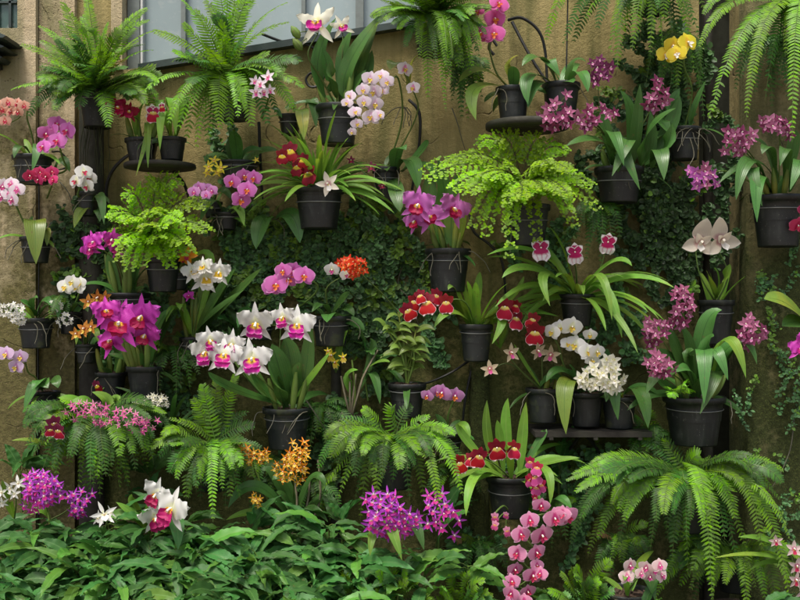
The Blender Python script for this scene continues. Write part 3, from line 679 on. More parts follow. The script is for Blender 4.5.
def X(px): return (px - 400) / 300
def Z(py): return 1.4 + (300 - py) / 300
def setting():
    mb = MB(); mb.poly([V((-150, -150, 0)), V((150, -150, 0)), V((150, 150, 0)), V((-150, 150, 0))]); g = mb.build('ground', GRAV); g['kind'] = 'structure'
    mb = MB(); rows = []
    for j in range(14):
        y = -.75 + .75 * j / 13
        rows.append([V((x, y, .40 + .03 * noise.noise(V((x * 5, y * 6, 0))) - (.1 if j == 0 else 0))) for x in [-3.5 + i * .1 for i in range(71)]])
    mb.grid(rows); b = mb.build('planting_bed', SOIL); b['kind'] = 'structure'
    mb = MB(); mb.box((-3.5, -.83, 0), (3.5, -.752, .42)); k = mb.build('bed_kerb', STONE, smooth=False); tag(k, 'low stone kerb holding up the soil bed at the foot of the wall', 'kerb'); k['kind'] = 'thing'
    # main wall
    mb = MB(); xr, xl = X(426), X(122); sl = lambda px: Z(66 - (px - 150) * .1635)
    mb.prism([(-4, 0), (X(699), 0), (X(699), 3.4), (xr, 3.4), (xr, sl(426)), (xl, sl(122)), (xl, 3.4), (-4, 3.4)], 0, .12)
    mb.prism([(X(741), 0), (4, 0), (4, 3.4), (X(741), 3.4)], 0, .12)
    w = mb.build('garden_wall', OCHRE, smooth=False); w['kind'] = 'thing'; tag(w, 'tall ochre rendered wall stained with moss behind all the hanging pots', 'wall')
    mb = MB(); mb.box((X(670), .30, 0), (X(840), .36, 3.4)); mb.build('recess_back', DARKW, w, smooth=False)
    mb = MB(); mb.box((X(-200), -.05, 0), (X(41), -.001, Z(32)))
    mb.prism([(X(23), Z(32)), (X(41), Z(32)), (X(41), 3.4), (X(23), 3.4)], -.05, -.001)
    mb.build('pilaster', STONE, w, smooth=False)
    mb = MB(); mb.box((X(41.8), -.025, 0), (X(77), -.002, 3.4)); mb.build('pilaster', STONE, w, smooth=False)
    mb = MB(); mb.box((X(112), -.012, Z(70)), (X(123), .05, 3.4)); mb.build('window_jamb', STONE, w, smooth=False)
    mb = MB(); mb.box((X(-200), -.035, Z(31.5)), (X(22.5), -.02, 3.4)); gw = mb.build('window', GPANE, w, smooth=False); gw['label'] = 'small dark green window in the corner'
    mb = MB()
    for px in (2, 14): mb.box((X(px), -.047, Z(31)), (X(px) + .008, -.036, 3.4))
    mb.box((X(-200), -.047, Z(7)), (X(22), -.036, Z(5)))
    mb.build('glazing_bar', GREENM, gw, smooth=False)
    mb = MB(); mb.prism([(X(123.5), sl(123.5) - .0), (X(425.5), sl(425.5)), (X(425.5), 3.4), (X(123.5), 3.4)], .075, .085); pw = mb.build('window', PANE, w, smooth=False); pw['label'] = 'wide pale glazed window above the slanted ledge'
    for px, ww, m in ((124, 12, FRAMEM), (137, 2.2, FRAMEL), (178, 4.5, FRAMEM), (300, 4, FRAMEM), (355, 8, FRAMEM), (420, 5, FRAMEM)):
        mb = MB(); mb.box((X(px), .045, sl(px) - .02), (X(px + ww), .073, 3.4)); mb.build('mullion', m, pw, smooth=False)
    mb = MB(); mb.prism([(X(141), sl(141) - .019), (X(425), sl(425) - .019), (X(425), sl(425) + .003), (X(141), sl(141) + .003)], -.04, .072); mb.build('window_ledge', GREENM, w, smooth=False)
    # mossy stone column on the right
    mb = MB(); rows = []
    n = 40
    for i in range(n + 1):
        z = 3.4 * i / n; r = []
        for x, y in ((X(739), -.003), (X(739), -.07), (X(742), -.075), (X(762), -.075), (X(785), -.075), (X(815), -.075), (X(850), -.075), (X(854), -.07), (X(854), -.003)):
            d = noise.noise(V((x * 9, y * 9, z * 7))) * .008; r.append(V((x + d * (abs(y) > .01), y + d, z)))
        rows.append(r)
    mb.grid([list(reversed(r)) for r in rows]); c = mb.build('stone_column', MOSSY, smooth=True); tag(c, 'broad mossy stone column at the right beside the dark recess', 'column'); c['kind'] = 'thing'
    for px, w_, top, Y, lb in ((79, 25, 96, -.035, 'dark wet timber post beside the beige pilaster under the big upright fern'), (703, 10, -60, .02, 'thin dark timber post standing in the recess by the mossy column'),
                               (331, 10, 362, -.03, 'short dark timber post under the small yellow butterfly orchid'), (469, 20, 362, -.02, 'short thick mossy post under the wire ringed pot of the crimson pansy orchid')):
        mb = MB(); a, b = W(px, top, Y), W(px + w_, top, Y); n = 9; rows = []; r = (b.x - a.x) / 2
        for i in range(26):
            z = .38 + (a.z - .38) * i / 25
            rows.append([V((a.x + r + r * math.cos(q) * (1 + .1 * noise.noise(V((math.cos(q) * 2, math.sin(q) * 2, z * 6 + px)))), Y + min(r, .03) * math.sin(q), z)) for q in [2 * math.pi * k / 12 for k in range(13)]])
        mb.grid(rows); mb.poly(rows[-1][:-1]); tag(mb.build('timber_post', TIMBER if px != 469 else MOSSY), lb, 'post')
    # canopy at the far left
    rt = root('slatted_canopy', W(-20, 60, -.1), 'dark green slatted canopy jutting out under the small corner window', 'canopy')
    for i, (xe, y0, y1, yy) in enumerate(((29, 45, 51, -.20), (24, 53, 58, -.17), (17, 60, 67, -.13))):
        mb = MB(); mb.prism([(X(-200), Z(y1) + .0), (X(xe) - .01, Z(y1 + 2)), (X(xe), Z(y0 + 6)), (X(xe) - .03, Z(y0 + 2)), (X(-200), Z(y0 - 4))], yy, -.052); mb.build('slat', GREENM, rt, smooth=False, off=rt.location)
    mb = MB(); mb.box((X(-190), -.11, Z(74)), (X(9), -.053, Z(46))); mb.build('soffit_board', TIMBER, rt, smooth=False, off=rt.location)
setting()

# ================================================================ ironwork
def curve_iron(name, label, catg, paths, Y, r=.006, discs=(), slabs=(), group=None):
    x0, y0 = paths[0][0][:2] if paths else discs[0][:2]
    rt = root(name, W(x0, y0, Y), label, catg, group)
    for d in discs:
        cx, cy, rx, th = d[:4]; c = W(cx, cy, Y - .02); rr = rx * S(Y); t = th * S(Y)
        mb = MB(); mb.lathe(c, [(.001, 0), (rr * .9, 0), (rr, t * .15), (rr * 1.01, t * .5), (rr, t * .9), (rr * .97, t), (.001, t)], 36); mb.build('shelf', TIMBER if len(d) < 5 else d[4], rt, off=rt.location)
    for s_ in slabs:
        ax, ay, bx, by, dp = s_[:5]; A = W(ax, ay, Y); B = W(bx, by, Y)
        mb = MB(); n = 7
        for i in range(n):
            y = -.012 - dp * i / n; mb.box((A.x, y - dp / n * .72, B.z), (B.x, y, A.z))
        for k in (.12, .5, .88): mb.box((A.x + (B.x - A.x) * k, -.01 - dp, B.z - .008), (A.x + (B.x - A.x) * k + .012, -.004, B.z - .001))
        mb.build('shelf', s_[5] if len(s_) > 5 else TIMBER, rt, smooth=False, off=rt.location)
    for P in paths:
        mb = MB(); mb.tube(cat([W(q[0], q[1], q[2] if len(q) > 2 else Y) for q in P], 7), r, r * .8, 7); mb.build('iron_bar', IRON, rt, off=rt.location)
    return rt
curve_iron('plant_shelf', 'round dark shelf on a curved iron bracket holding two black pots', 'shelf', [[(106, 215, -.02), (107, 185, -.05), (116, 166, -.09), (132, 154, -.11), (140, 163, -.12)], [(174, 172, -.11), (184, 184, -.06), (191, 205, -.02)]], -.12, .0062, discs=((160, 169, 35, 5),))
curve_iron('plant_shelf', 'dark shelf under the pot of the pink spray orchid with an iron arch above', 'shelf', [[(494, 55, -.06), (489, 48, -.06), (492, 40, -.06), (497, 46, -.06)], [(508, 20, -.03), (522, 18, -.05), (538, 30, -.06), (545, 50, -.06), (547, 84, -.06), (546, 132, -.08)], [(512, 22, -.04), (530, 56, -.07), (548, 84, -.09)]], -.13, .0055, discs=((527, 130, 41, 7),))
curve_iron('plant_shelf', 'slatted wire shelf on crossed iron struts holding three small pots', 'shelf', [[(556, 470, -.012), (578, 438, -.1), (586, 431, -.14)], [(606, 462, -.012), (590, 440, -.1), (580, 431, -.14)]], -.02, .005, slabs=((527, 424, 637, 429, .22),))
curve_iron('plant_shelf', 'narrow grey ledge under the pot of the big magenta orchid', 'shelf', [[(128, 418, -.012), (134, 407, -.08), (138, 403, -.12)]], -.02, .004, slabs=((100, 399, 168, 404, .22),))
curve_iron('scroll_bracket', 'wrought iron scroll bracket curling beside the white orchid pot', 'bracket', [[(262, 34), (284, 42), (302, 43), (316, 50), (322, 62)], [(322, 62), (324, 76), (317, 86), (309, 86), (306, 79), (311, 73), (315, 78)], [(322, 62), (322, 100), (321, 128)]], -.03, .0048)
curve_iron('iron_stake', 'thin dark stake rising behind the moth orchid leaves beside the shelf', 'stake', [[(566, 86), (567, 40), (568, -10)]], -.10, .0028)
curve_iron('iron_rod', 'curved dark iron rod hanging below the white moth orchid spray', 'rod', [[(409, 100, -.03), (419, 112, -.05), (420, 135, -.05), (417, 160, -.03), (412, 190, -.02)]], -.04, .0055)
curve_iron('iron_rod', 'straight iron rod running down beside the mossy post and red pot', 'rod', [[(472, 368, -.03), (466, 395, -.04), (463, 420, -.03), (463, 440, -.02)]], -.04, .0045)
curve_iron('iron_rod', 'bent iron arm between the leafy cane pot and the white ringed pot', 'rod', [[(470, 360, -.05), (452, 372, -.10), (430, 382, -.10), (415, 384, -.08)]], -.05, .0042)
curve_iron('iron_rod', 'iron arm curving behind the mauve orchid pot below the lime fern', 'rod', [[(470, 215, -.02), (474, 232, -.06), (490, 245, -.06), (502, 262, -.04), (506, 300, -.015)]], -.05, .005)
curve_iron('iron_rod', 'dark iron rod below the arching fern beside the dark red pansy orchid', 'rod', [[(259, 122), (260, 150), (262, 190), (262, 205)]], -.03, .0055)
curve_iron('hanging_wire', 'thin dark wire running straight down the left pilaster past three pots', 'wire', [[(39, 178), (39, 260), (38, 340), (38, 470), (38, 520)]], -.058, .0022)
curve_iron('iron_hook', 'small curled iron hook behind the black pot of the pink moth orchid', 'hook', [[(52, 152, -.09), (60, 152, -.07), (67, 160, -.06), (65, 168, -.05), (54, 170, -.09)]], -.07, .003)

# ================================================================ ferns
fern('boston_fern', 'big upright fern with feathery fronds on the dark post at top left', 97, 92, -.13,
  [(62, 2, -.13, 1), (87, -8, -.12, 1), (148, 8, -.2, 1), (157, 30, -.3, 1), (10, 90, -.3, 1), (20, 44, -.25, 1), (40, 40, -.2, 0), (28, 118, -.28, 2), (108, 128, -.3, 0), (158, 83, -.35, 1), (48, 60, -.34, 1), (40, 82, -.3, 0), (135, 95, -.36, 0), (70, 92, -.36, 0), (108, 22, -.2, 1), (154, 50, -.28, 1), (150, 20, -.16, 0), (33, 110, -.2, 2), (55, 112, -.3, 2), (38, 25, -.18, 1), (120, 30, -.2, 0), (130, 100, -.3, 2), (78, 110, -.3, 2), (60, 20, -.1, 0), (82, 15, -.1, 0)],
  40, 66, 74, (-205, 25), 20, (97, 92, 34, 128), (0, 2, 1), roots=12, fwd=.25, dens=1.1)
fern('boston_fern', 'large arching fern with long combed fronds hanging over the ledge', 226, 78, -.16,
  [(152, 30, -.3, 1), (144, 92, -.36, 1), (168, 125, -.33, 1), (178, 130, -.30, 1), (196, 150, -.28, 1), (186, 140, -.25, 0), (220, 130, -.36, 1), (252, 128, -.34, 1), (238, 118, -.38, 1), (304, 88, -.34, 0), (296, 112, -.28, 0), (279, 118, -.24, 2), (268, 126, -.26, 2), (196, 8, -.24, 1), (215, -25, -.2, 1), (238, -30, -.18, 1), (258, -20, -.2, 1), (288, 2, -.2, 1), (290, 22, -.24, 0), (180, -3, -.22, 1), (183, 22, -.28, 1), (172, 50, -.3, 1), (300, 62, -.26, 2), (244, -10, -.1, 0), (270, -12, -.14, 0), (205, 0, -.14, 0), (207, 145, -.24, 0), (212, 140, -.22, 2), (230, 130, -.3, 0), (245, 110, -.4, 0)],
  16, 66, 66, (-200, 20), 23, (232, 88, 42, 120), (1, 0, 2), fwd=.25)
fern('boston_fern', 'fine leaved dark green fern hanging under the top edge above the white sprays', 432, 18, -.14,
  [(428, 100, -.26, 1), (446, 112, -.26, 1), (460, 52, -.3, 0), (474, 15, -.2, 0), (470, 100, -.18, 2), (462, 120, -.12, 2), (452, 60, -.3, 2), (478, 40, -.2, 2), (392, 5, -.25, 1), (384, 20, -.3, 0), (400, -30, -.2, 1), (430, -40, -.2, 1), (460, -30, -.2, 1), (405, 48, -.3, 2), (420, 60, -.33, 0), (436, 66, -.34, 2)],
  80, 62, 74, (-200, 80), 17, (432, 28, 36, 56), (0, 1, 2), dens=1.2, bright=True, fwd=.25)
fern('boston_fern', 'fern at the top edge with pale fronds hanging straight down over the shelf wall', 652, -22, -.16,
  [(617, 72, -.28, 0), (610, 55, -.24, 0), (632, 50, -.3, 0), (650, 56, -.3, 1), (663, 48, -.28, 0), (694, 72, -.18, 0), (700, 40, -.2, 2), (690, 30, -.25, 0), (597, 30, -.2, 2), (546, 42, -.1, 1), (563, 46, -.1, 2), (573, 44, -.08, 2), (622, 60, -.2, 2), (680, 50, -.14, 2), (672, 45, -.2, 2), (640, 44, -.2, 2), (585, 20, -.15, 0), (704, 10, -.2, 0)],
  8, 60, 60, (20, 160), 19, (652, -16, 40, 14), (0, 1, 2), fwd=.2)
fern('boston_fern', 'fern leaning in from the top right corner with long arching fronds', 806, 12, -.20,
  [(703, 15, -.40, 0), (699, 48, -.42, 1), (708, 121, -.42, 0), (746, 120, -.46, 1), (792, 142, -.46, 1), (778, -8, -.3, 1), (735, 92, -.3, 2), (765, 100, -.28, 2), (760, -20, -.3, 0), (745, 62, -.32, 2), (830, 120, -.4, 0), (850, 60, -.4, 0), (780, 90, -.25, 2)],
  6, 70, 70, (60, 300), 21, (818, 20, 44, 60), (0, 1, 2), fwd=.15, droop=.36)
fern('boston_fern', 'fern with hanging dark fronds below the sprays of tiny pink flowers', 95, 420, -.2,
  [(44, 446, -.36, 1), (80, 450, -.4, 1), (90, 462, -.36, 0), (70, 470, -.3, 0), (55, 470, -.28, 0), (122, 470, -.33, 0), (138, 462, -.3, 0), (145, 440, -.32, 0), (110, 480, -.3, 0), (100, 485, -.25, 2), (128, 490, -.24, 2), (60, 400, -.3, 1), (120, 490, -.3, 0), (148, 470, -.25, 0), (50, 455, -.25, 0), (85, 490, -.28, 0)],
  44, 76, 80, (-15, 195), 20, (95, 424, 40, 458), (0, 2, 2), fwd=.25)
fern('boston_fern', 'tall fern with upright and hanging fronds left of the orange reed orchids', 212, 448, -.22,
  [(203, 384, -.24, 0), (217, 378, -.24, 0), (236, 372, -.22, 0), (150, 448, -.36, 1), (162, 436, -.36, 1), (168, 418, -.3, 0), (213, 522, -.45, 1), (176, 480, -.42, 0), (240, 498, -.36, 2), (252, 478, -.33, 0), (262, 448, -.3, 2), (250, 412, -.2, 2), (186, 500, -.36, 0), (232, 470, -.42, 0), (185, 470, -.4, 1), (200, 500, -.3, 2), (225, 510, -.3, 2), (255, 425, -.25, 2), (225, 398, -.2, 2), (192, 398, -.25, 0)],
  16, 56, 60, (-10, 190), 20, (214, 455, 38, 490), (0, 2, 2), fwd=.25)
fern('boston_fern', 'bright spreading fern in the lower middle beside the purple clusters', 392, 440, -.24,
  [(362, 408, -.3, 1), (392, 405, -.26, 1), (350, 432, -.36, 1), (326, 440, -.34, 0), (330, 460, -.36, 0), (322, 490, -.3, 0), (338, 500, -.32, 0), (375, 505, -.46, 1), (442, 535, -.5, 1), (463, 496, -.42, 1), (455, 460, -.36, 0), (430, 415, -.28, 0), (436, 435, -.36, 0), (318, 470, -.28, 2), (345, 480, -.3, 2), (355, 500, -.28, 2), (410, 500, -.36, 2), (425, 505, -.36, 0), (412, 405, -.22, 2), (340, 418, -.25, 2), (465, 470, -.3, 2), (400, 470, -.46, 0), (360, 520, -.3, 0)],
  20, 66, 54, (-20, 200), 21, (394, 452, 40, 488), (0, 1, 2), fwd=.25)
fern('boston_fern', 'widest fern with heavy bright fronds below the big pot at lower right', 685, 478, -.22,
  [(664, 515, -.5, 1), (704, 528, -.5, 1), (790, 540, -.46, 1), (762, 548, -.44, 0), (758, 474, -.36, 1), (575, 492, -.44, 0), (565, 480, -.36, 0), (580, 520, -.36, 2), (596, 470, -.34, 0), (612, 505, -.42, 0), (618, 550, -.36, 2), (570, 545, -.3, 2), (588, 556, -.3, 0), (650, 550, -.36, 2), (672, 565, -.4, 2), (688, 575, -.36, 0), (716, 560, -.42, 0), (735, 520, -.42, 0), (748, 556, -.36, 0), (712, 600, -.48, 1), (790, 600, -.45, 1), (740, 578, -.36, 2), (650, 430, -.18, 2), (664, 438, -.2, 0), (640, 440, -.2, 2), (700, 455, -.28, 0), (730, 500, -.4, 1), (625, 480, -.4, 0), (598, 540, -.34, 0), (780, 500, -.3, 0)],
  30, 104, 74, (-25, 200), 22, (686, 492, 50, 530), (0, 2, 1), fwd=.28)
fern('boston_fern', 'dark second fern filling the bottom right corner under the widest fern', 735, 552, -.16, [(690, 590, -.3, 0), (712, 610, -.34, 1), (765, 600, -.34, 0), (790, 585, -.3, 1), (748, 620, -.38, 1), (672, 570, -.28, 2), (800, 560, -.26, 2), (655, 600, -.3, 0), (725, 585, -.38, 1), (778, 615, -.36, 0)], 22, 80, 60, (-15, 195), 20, (735, 560, 40, 590), (0, 2, 2), fwd=.2)
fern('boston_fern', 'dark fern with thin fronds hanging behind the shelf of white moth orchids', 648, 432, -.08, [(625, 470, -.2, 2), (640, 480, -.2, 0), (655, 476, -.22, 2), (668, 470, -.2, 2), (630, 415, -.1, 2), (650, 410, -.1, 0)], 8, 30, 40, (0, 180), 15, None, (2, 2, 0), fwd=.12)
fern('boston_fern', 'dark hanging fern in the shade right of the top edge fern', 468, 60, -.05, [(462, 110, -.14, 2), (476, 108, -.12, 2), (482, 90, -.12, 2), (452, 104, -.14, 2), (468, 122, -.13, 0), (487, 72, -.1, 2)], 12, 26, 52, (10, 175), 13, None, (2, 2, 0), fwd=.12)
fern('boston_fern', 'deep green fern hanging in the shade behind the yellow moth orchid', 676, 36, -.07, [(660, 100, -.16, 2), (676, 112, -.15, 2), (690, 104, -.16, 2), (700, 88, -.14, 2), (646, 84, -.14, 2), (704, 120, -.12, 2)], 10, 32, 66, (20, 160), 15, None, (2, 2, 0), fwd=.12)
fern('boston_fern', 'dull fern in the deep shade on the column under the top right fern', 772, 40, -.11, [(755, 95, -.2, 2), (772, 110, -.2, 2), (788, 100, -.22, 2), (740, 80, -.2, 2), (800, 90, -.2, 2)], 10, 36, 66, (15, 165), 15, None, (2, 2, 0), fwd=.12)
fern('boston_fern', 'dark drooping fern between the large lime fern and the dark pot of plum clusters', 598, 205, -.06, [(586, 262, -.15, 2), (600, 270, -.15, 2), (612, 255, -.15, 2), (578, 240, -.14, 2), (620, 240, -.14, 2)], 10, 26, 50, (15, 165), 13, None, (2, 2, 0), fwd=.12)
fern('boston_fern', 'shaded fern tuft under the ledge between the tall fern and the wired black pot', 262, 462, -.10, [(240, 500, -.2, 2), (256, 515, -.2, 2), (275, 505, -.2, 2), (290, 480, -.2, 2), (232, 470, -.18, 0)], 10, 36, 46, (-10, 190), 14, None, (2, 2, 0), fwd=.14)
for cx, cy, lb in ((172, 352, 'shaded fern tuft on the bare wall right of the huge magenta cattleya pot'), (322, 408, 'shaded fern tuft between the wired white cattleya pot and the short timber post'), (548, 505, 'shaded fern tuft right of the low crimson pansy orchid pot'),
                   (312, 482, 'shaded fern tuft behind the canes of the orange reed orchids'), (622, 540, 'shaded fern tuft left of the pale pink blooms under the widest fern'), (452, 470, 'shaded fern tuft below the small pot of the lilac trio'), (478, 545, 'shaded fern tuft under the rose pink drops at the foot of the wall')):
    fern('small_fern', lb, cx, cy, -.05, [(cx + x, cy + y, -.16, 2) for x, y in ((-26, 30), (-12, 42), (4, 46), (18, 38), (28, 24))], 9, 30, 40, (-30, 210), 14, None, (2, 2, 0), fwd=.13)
for cx, cy, lb, tips in ((585, 612, 'small fern poking up at the bottom beside the long pink spray', [(560, 572), (575, 566), (600, 580), (612, 560), (548, 590), (595, 590), (560, 600)]),
                         (355, 615, 'small fern at the bottom edge below the leafy bed', [(330, 585), (345, 575), (362, 572), (378, 580), (395, 590), (340, 595), (372, 590)]),
                         (462, 618, 'small pale fern at the bottom edge left of the long pink spray', [(440, 590), (452, 575), (470, 572), (485, 580), (455, 590), (430, 600), (478, 595)]),
                         (396, 612, 'pale fern frond tuft at the bottom under the purple cluster', [(378, 570), (392, 562), (406, 568), (418, 580), (385, 585)])):
    fern('small_fern', lb, cx, cy, -.42, [(x, y, -.5 - U(0, .06)) for x, y in tips], 8, 42, 48, (-180, 0), 20, None, (0, 1, 2), group='small ferns at the foot of the wall', fwd=.15)
fern('small_fern', 'lone young fern frond growing in the big pot of magenta clusters', 676, 394, -.30, [(668, 388, -.34, 1), (690, 392, -.33, 1), (672, 398, -.36, 1), (685, 384, -.34, 1)], 0, width=14, mats=(1,))
fern('small_fern', 'ragged ferny tuft hanging under the round shelf at the left post', 60, 300, -.08, [(50, 320), (66, 322), (44, 306)], 3, 16, 22, (0, 180), 9, None, (2, 0))

maidenhair('lime green maidenhair fern below the round iron shelf', 150, 235, -.14,
  [(108, 238, -.24, 1), (128, 196, -.22, .9), (112, 214, -.26, 1), (160, 184, -.2, .9), (178, 182, -.2, .8), (204, 204, -.24, 1), (206, 228, -.26, 1), (190, 248, -.3, 1), (170, 262, -.3, 1), (143, 262, -.33, 1), (130, 265, -.34, .9), (120, 258, -.3, .9), (150, 210, -.36, 1.1), (176, 216, -.38, 1.1), (158, 236, -.4, 1)], (163, 258, 34, 292), inner=12, rx=50, ry=32)
maidenhair('large lime green maidenhair fern spilling down in the middle right', 522, 182, -.17,
  [(430, 176, -.3, 1), (424, 168, -.22, .7), (455, 185, -.34, 1.15), (452, 160, -.26, 1), (480, 142, -.22, .9), (500, 140, -.22, 1), (540, 142, -.22, 1), (565, 150, -.22, 1), (596, 206, -.3, 1), (590, 182, -.3, 1), (566, 204, -.36, 1.1), (574, 222, -.3, .9), (537, 236, -.32, .9), (510, 252, -.4, 1), (508, 225, -.36, 1), (486, 232, -.32, .9), (474, 222, -.3, 1), (520, 196, -.42, 1.1), (545, 186, -.42, 1.1), (490, 176, -.4, 1.1), (470, 190, -.36, 1)], (528, 205, 42, 246), inner=16, rx=66, ry=34)

# ================================================================ creepers
creeper('dark creeping fig around the mauve cattleya at the left post', [(80, 255, 26, 45), (96, 226, 12, 28), (68, 292, 12, 22), (100, 285, 20, 16)], 7, young=.14)
creeper('dark creeping fig under the paired oval leaves left of the pink arc orchid', [(255, 262, 40, 46), (290, 285, 40, 40), (225, 235, 22, 26), (285, 252, 26, 30), (240, 300, 24, 22), (200, 300, 18, 30)], 7, young=.22)
creeper('dark creeping fig filling the wall behind the scarlet cluster orchid', [(375, 245, 56, 36), (350, 275, 46, 44), (395, 285, 32, 34), (330, 255, 26, 24), (365, 330, 30, 34), (370, 372, 22, 24)], 7, young=.2)
creeper('dark creeping fig hanging between the lime fern and the ivory tulip orchid', [(690, 270, 20, 50), (655, 205, 38, 40), (640, 235, 24, 44), (668, 250, 26, 40), (695, 200, 14, 26), (650, 178, 16, 20), (672, 285, 16, 20)], 8, young=.12)
creeper('dark creeping fig shading the wall behind the yellow moth orchid and plum clusters', [(640, 110, 34, 40), (690, 120, 22, 60), (605, 185, 24, 34), (722, 190, 14, 70), (660, 60, 36, 30)], 6, young=.06, Y=-.012, depth=.06)
creeper('dim creeping fig low on the wall between the bright fern and the pink spray', [(540, 470, 26, 26), (580, 520, 22, 40), (480, 560, 26, 26), (600, 470, 24, 20), (440, 350, 12, 40)], 4, young=.1, depth=.05)
creeper('thin creeping fig below the crimson bloom and round shelf', [(150, 330, 30, 26), (215, 330, 22, 34), (180, 400, 26, 20), (225, 160, 14, 30)], 4, young=.15, depth=.05)
creeper('sparse creeping fig on the mossy column at the right edge', [(785, 300, 16, 60), (790, 400, 14, 60), (765, 290, 10, 20), (745, 430, 10, 60), (782, 500, 20, 34)], 3, Y=-.08, depth=.05, young=.35, size=4)
creeper('sparse creeping fig low on the wall behind the ring of white moth orchids', [(610, 330, 22, 40), (640, 350, 16, 26), (520, 250, 20, 20), (560, 260, 30, 30)], 5, young=.1)
creeper('thin creeping fig on the shaded wall around the bottom pots', [(200, 330, 18, 40), (165, 310, 14, 26), (300, 470, 30, 40), (330, 440, 20, 36), (110, 340, 18, 40)], 5, young=.1)

# ================================================================ orchids: top band
k = lambda a, b, c: (a, b, c)
orchid('cattleya_orchid', 'white cattleya with magenta throat and green buds in a black pot by the scroll', (338, 106, 42, 145), Y=-.15, bulbs=5, bulbh=(30, 48),
  leaves=[(325, 98, 318, 60, 336, 18, 13, G_CATT, .06), (330, 92, 328, 70, 322, 48, 14, G_CATT, .08), (345, 98, 350, 62, 386, 10, 17, G_CATT, .05), (350, 100, 362, 55, 378, 22, 15, G_CATT, .02), (342, 98, 342, 60, 352, 30, 12, G_CATT, .02), (350, 98, 364, 80, 372, 50, 14, G_CATT, .0), (348, 100, 356, 84, 366, 70, 10, G_CATT, .04), (336, 98, 332, 80, 330, 62, 12, G_CATT, .1)],
  sprays=[dict(k=k('cattn', 'cream', 'l_magw'), Y=-.26, via=[(322, 80), (308, 55)], f=[(317, 24, 44, 0)], chain=False, buds=[(296, 33, 9, -.7), (298, 45, 9, -.8)]), dict(k=k('cattn', 'cream', 'l_magw'), Y=-.2, via=[(342, 60)], f=[(342, 27, 24, 10)], chain=False)])
orchid('moth_orchid', 'moth orchid with one broad pale leaf in a small pot left of the scroll', (290, 115, 22, 135), Y=-.09, leaves=[(300, 114, 302, 112, 304, 140, 13, G_PHALY, .12), (305, 112, 312, 100, 316, 128, 11, G_PHAL, .08), (295, 113, 290, 106, 288, 112, 8, G_PHALY, .06)])
orchid('moth_orchid', 'white blush moth orchid with a long drooping spray of many blooms', (386, 168, 26, 202), Y=-.09,
  leaves=[(395, 172, 398, 150, 406, 150, 16, G_PHAL, .12), (396, 174, 410, 160, 418, 190, 19, G_PHAL, .10), (400, 172, 425, 165, 438, 185, 13, G_PHAL, .07), (402, 172, 422, 150, 428, 140, 12, G_PHAL, .04), (392, 178, 396, 190, 400, 212, 15, G_PHAL, .14)],
  sprays=[dict(k=k('phal', 'blush', 'l_yellow'), Y=-.24, via=[(402, 120), (398, 78)], f=[(387, 82, 15), (381, 76, 16), (370, 79, 17), (374, 92, 19), (363, 90, 15), (382, 91, 16), (364, 102, 15), (375, 104, 18), (371, 117, 20), (379, 115, 14), (350, 96, 14), (347, 103, 12), (355, 112, 14), (357, 124, 13), (352, 132, 10)]),
           dict(k=k('phal', 'whitepink', 'l_yellow'), Y=-.2, via=[(405, 140), (418, 110)], f=[(413, 88, 15), (405, 69, 17)])], roots=4)
orchid('moth_orchid', 'two round green leaves and grey roots beside the white blush spray', base=(404, 108), Y=-.06, leaves=[(410, 90, 398, 64, 390, 70, 18, G_PHALY, .12), (408, 90, 414, 60, 428, 56, 9, G_PHALY, .08)], roots=6)
orchid('moth_orchid', 'veined pink moth orchid whose spray tops the arching shelf', (513, 88, 33, 121), Y=-.13, ring=False,
  leaves=[(505, 84, 480, 70, 459, 82, 14, G_PHALY, .10), (500, 86, 474, 90, 476, 120, 13, G_PHALY, .14), (515, 86, 508, 66, 519, 55, 7, G_PHALY, .05)],
  sprays=[dict(k=k('phal', 'hotpink', 'l_orange'), Y=-.22, via=[(497, 74), (489, 46)], f=[(494, 34, 23, -5), (486, 38, 12), (495, 19, 23, 5), (499, 4, 22), (478, 12, 15), (476, 27, 15), (481, 33, 16)])])
orchid('moth_orchid', 'moth orchid without bloom whose dark leaves spread over a pot on the shelf', (561, 84, 36, 122), Y=-.12, ring=False,
  leaves=[(556, 84, 540, 58, 522, 66, 17, G_PHAL, .12), (560, 82, 548, 60, 560, 76, 15, G_PHAL, .1), (556, 86, 530, 76, 528, 104, 14, G_STRAPD, .12), (566, 84, 574, 62, 586, 62, 10, G_STRAPD, .05), (568, 84, 580, 72, 588, 92, 14, G_PHAL, .12), (552, 88, 536, 84, 528, 108, 12, G_STRAPD, .1)])
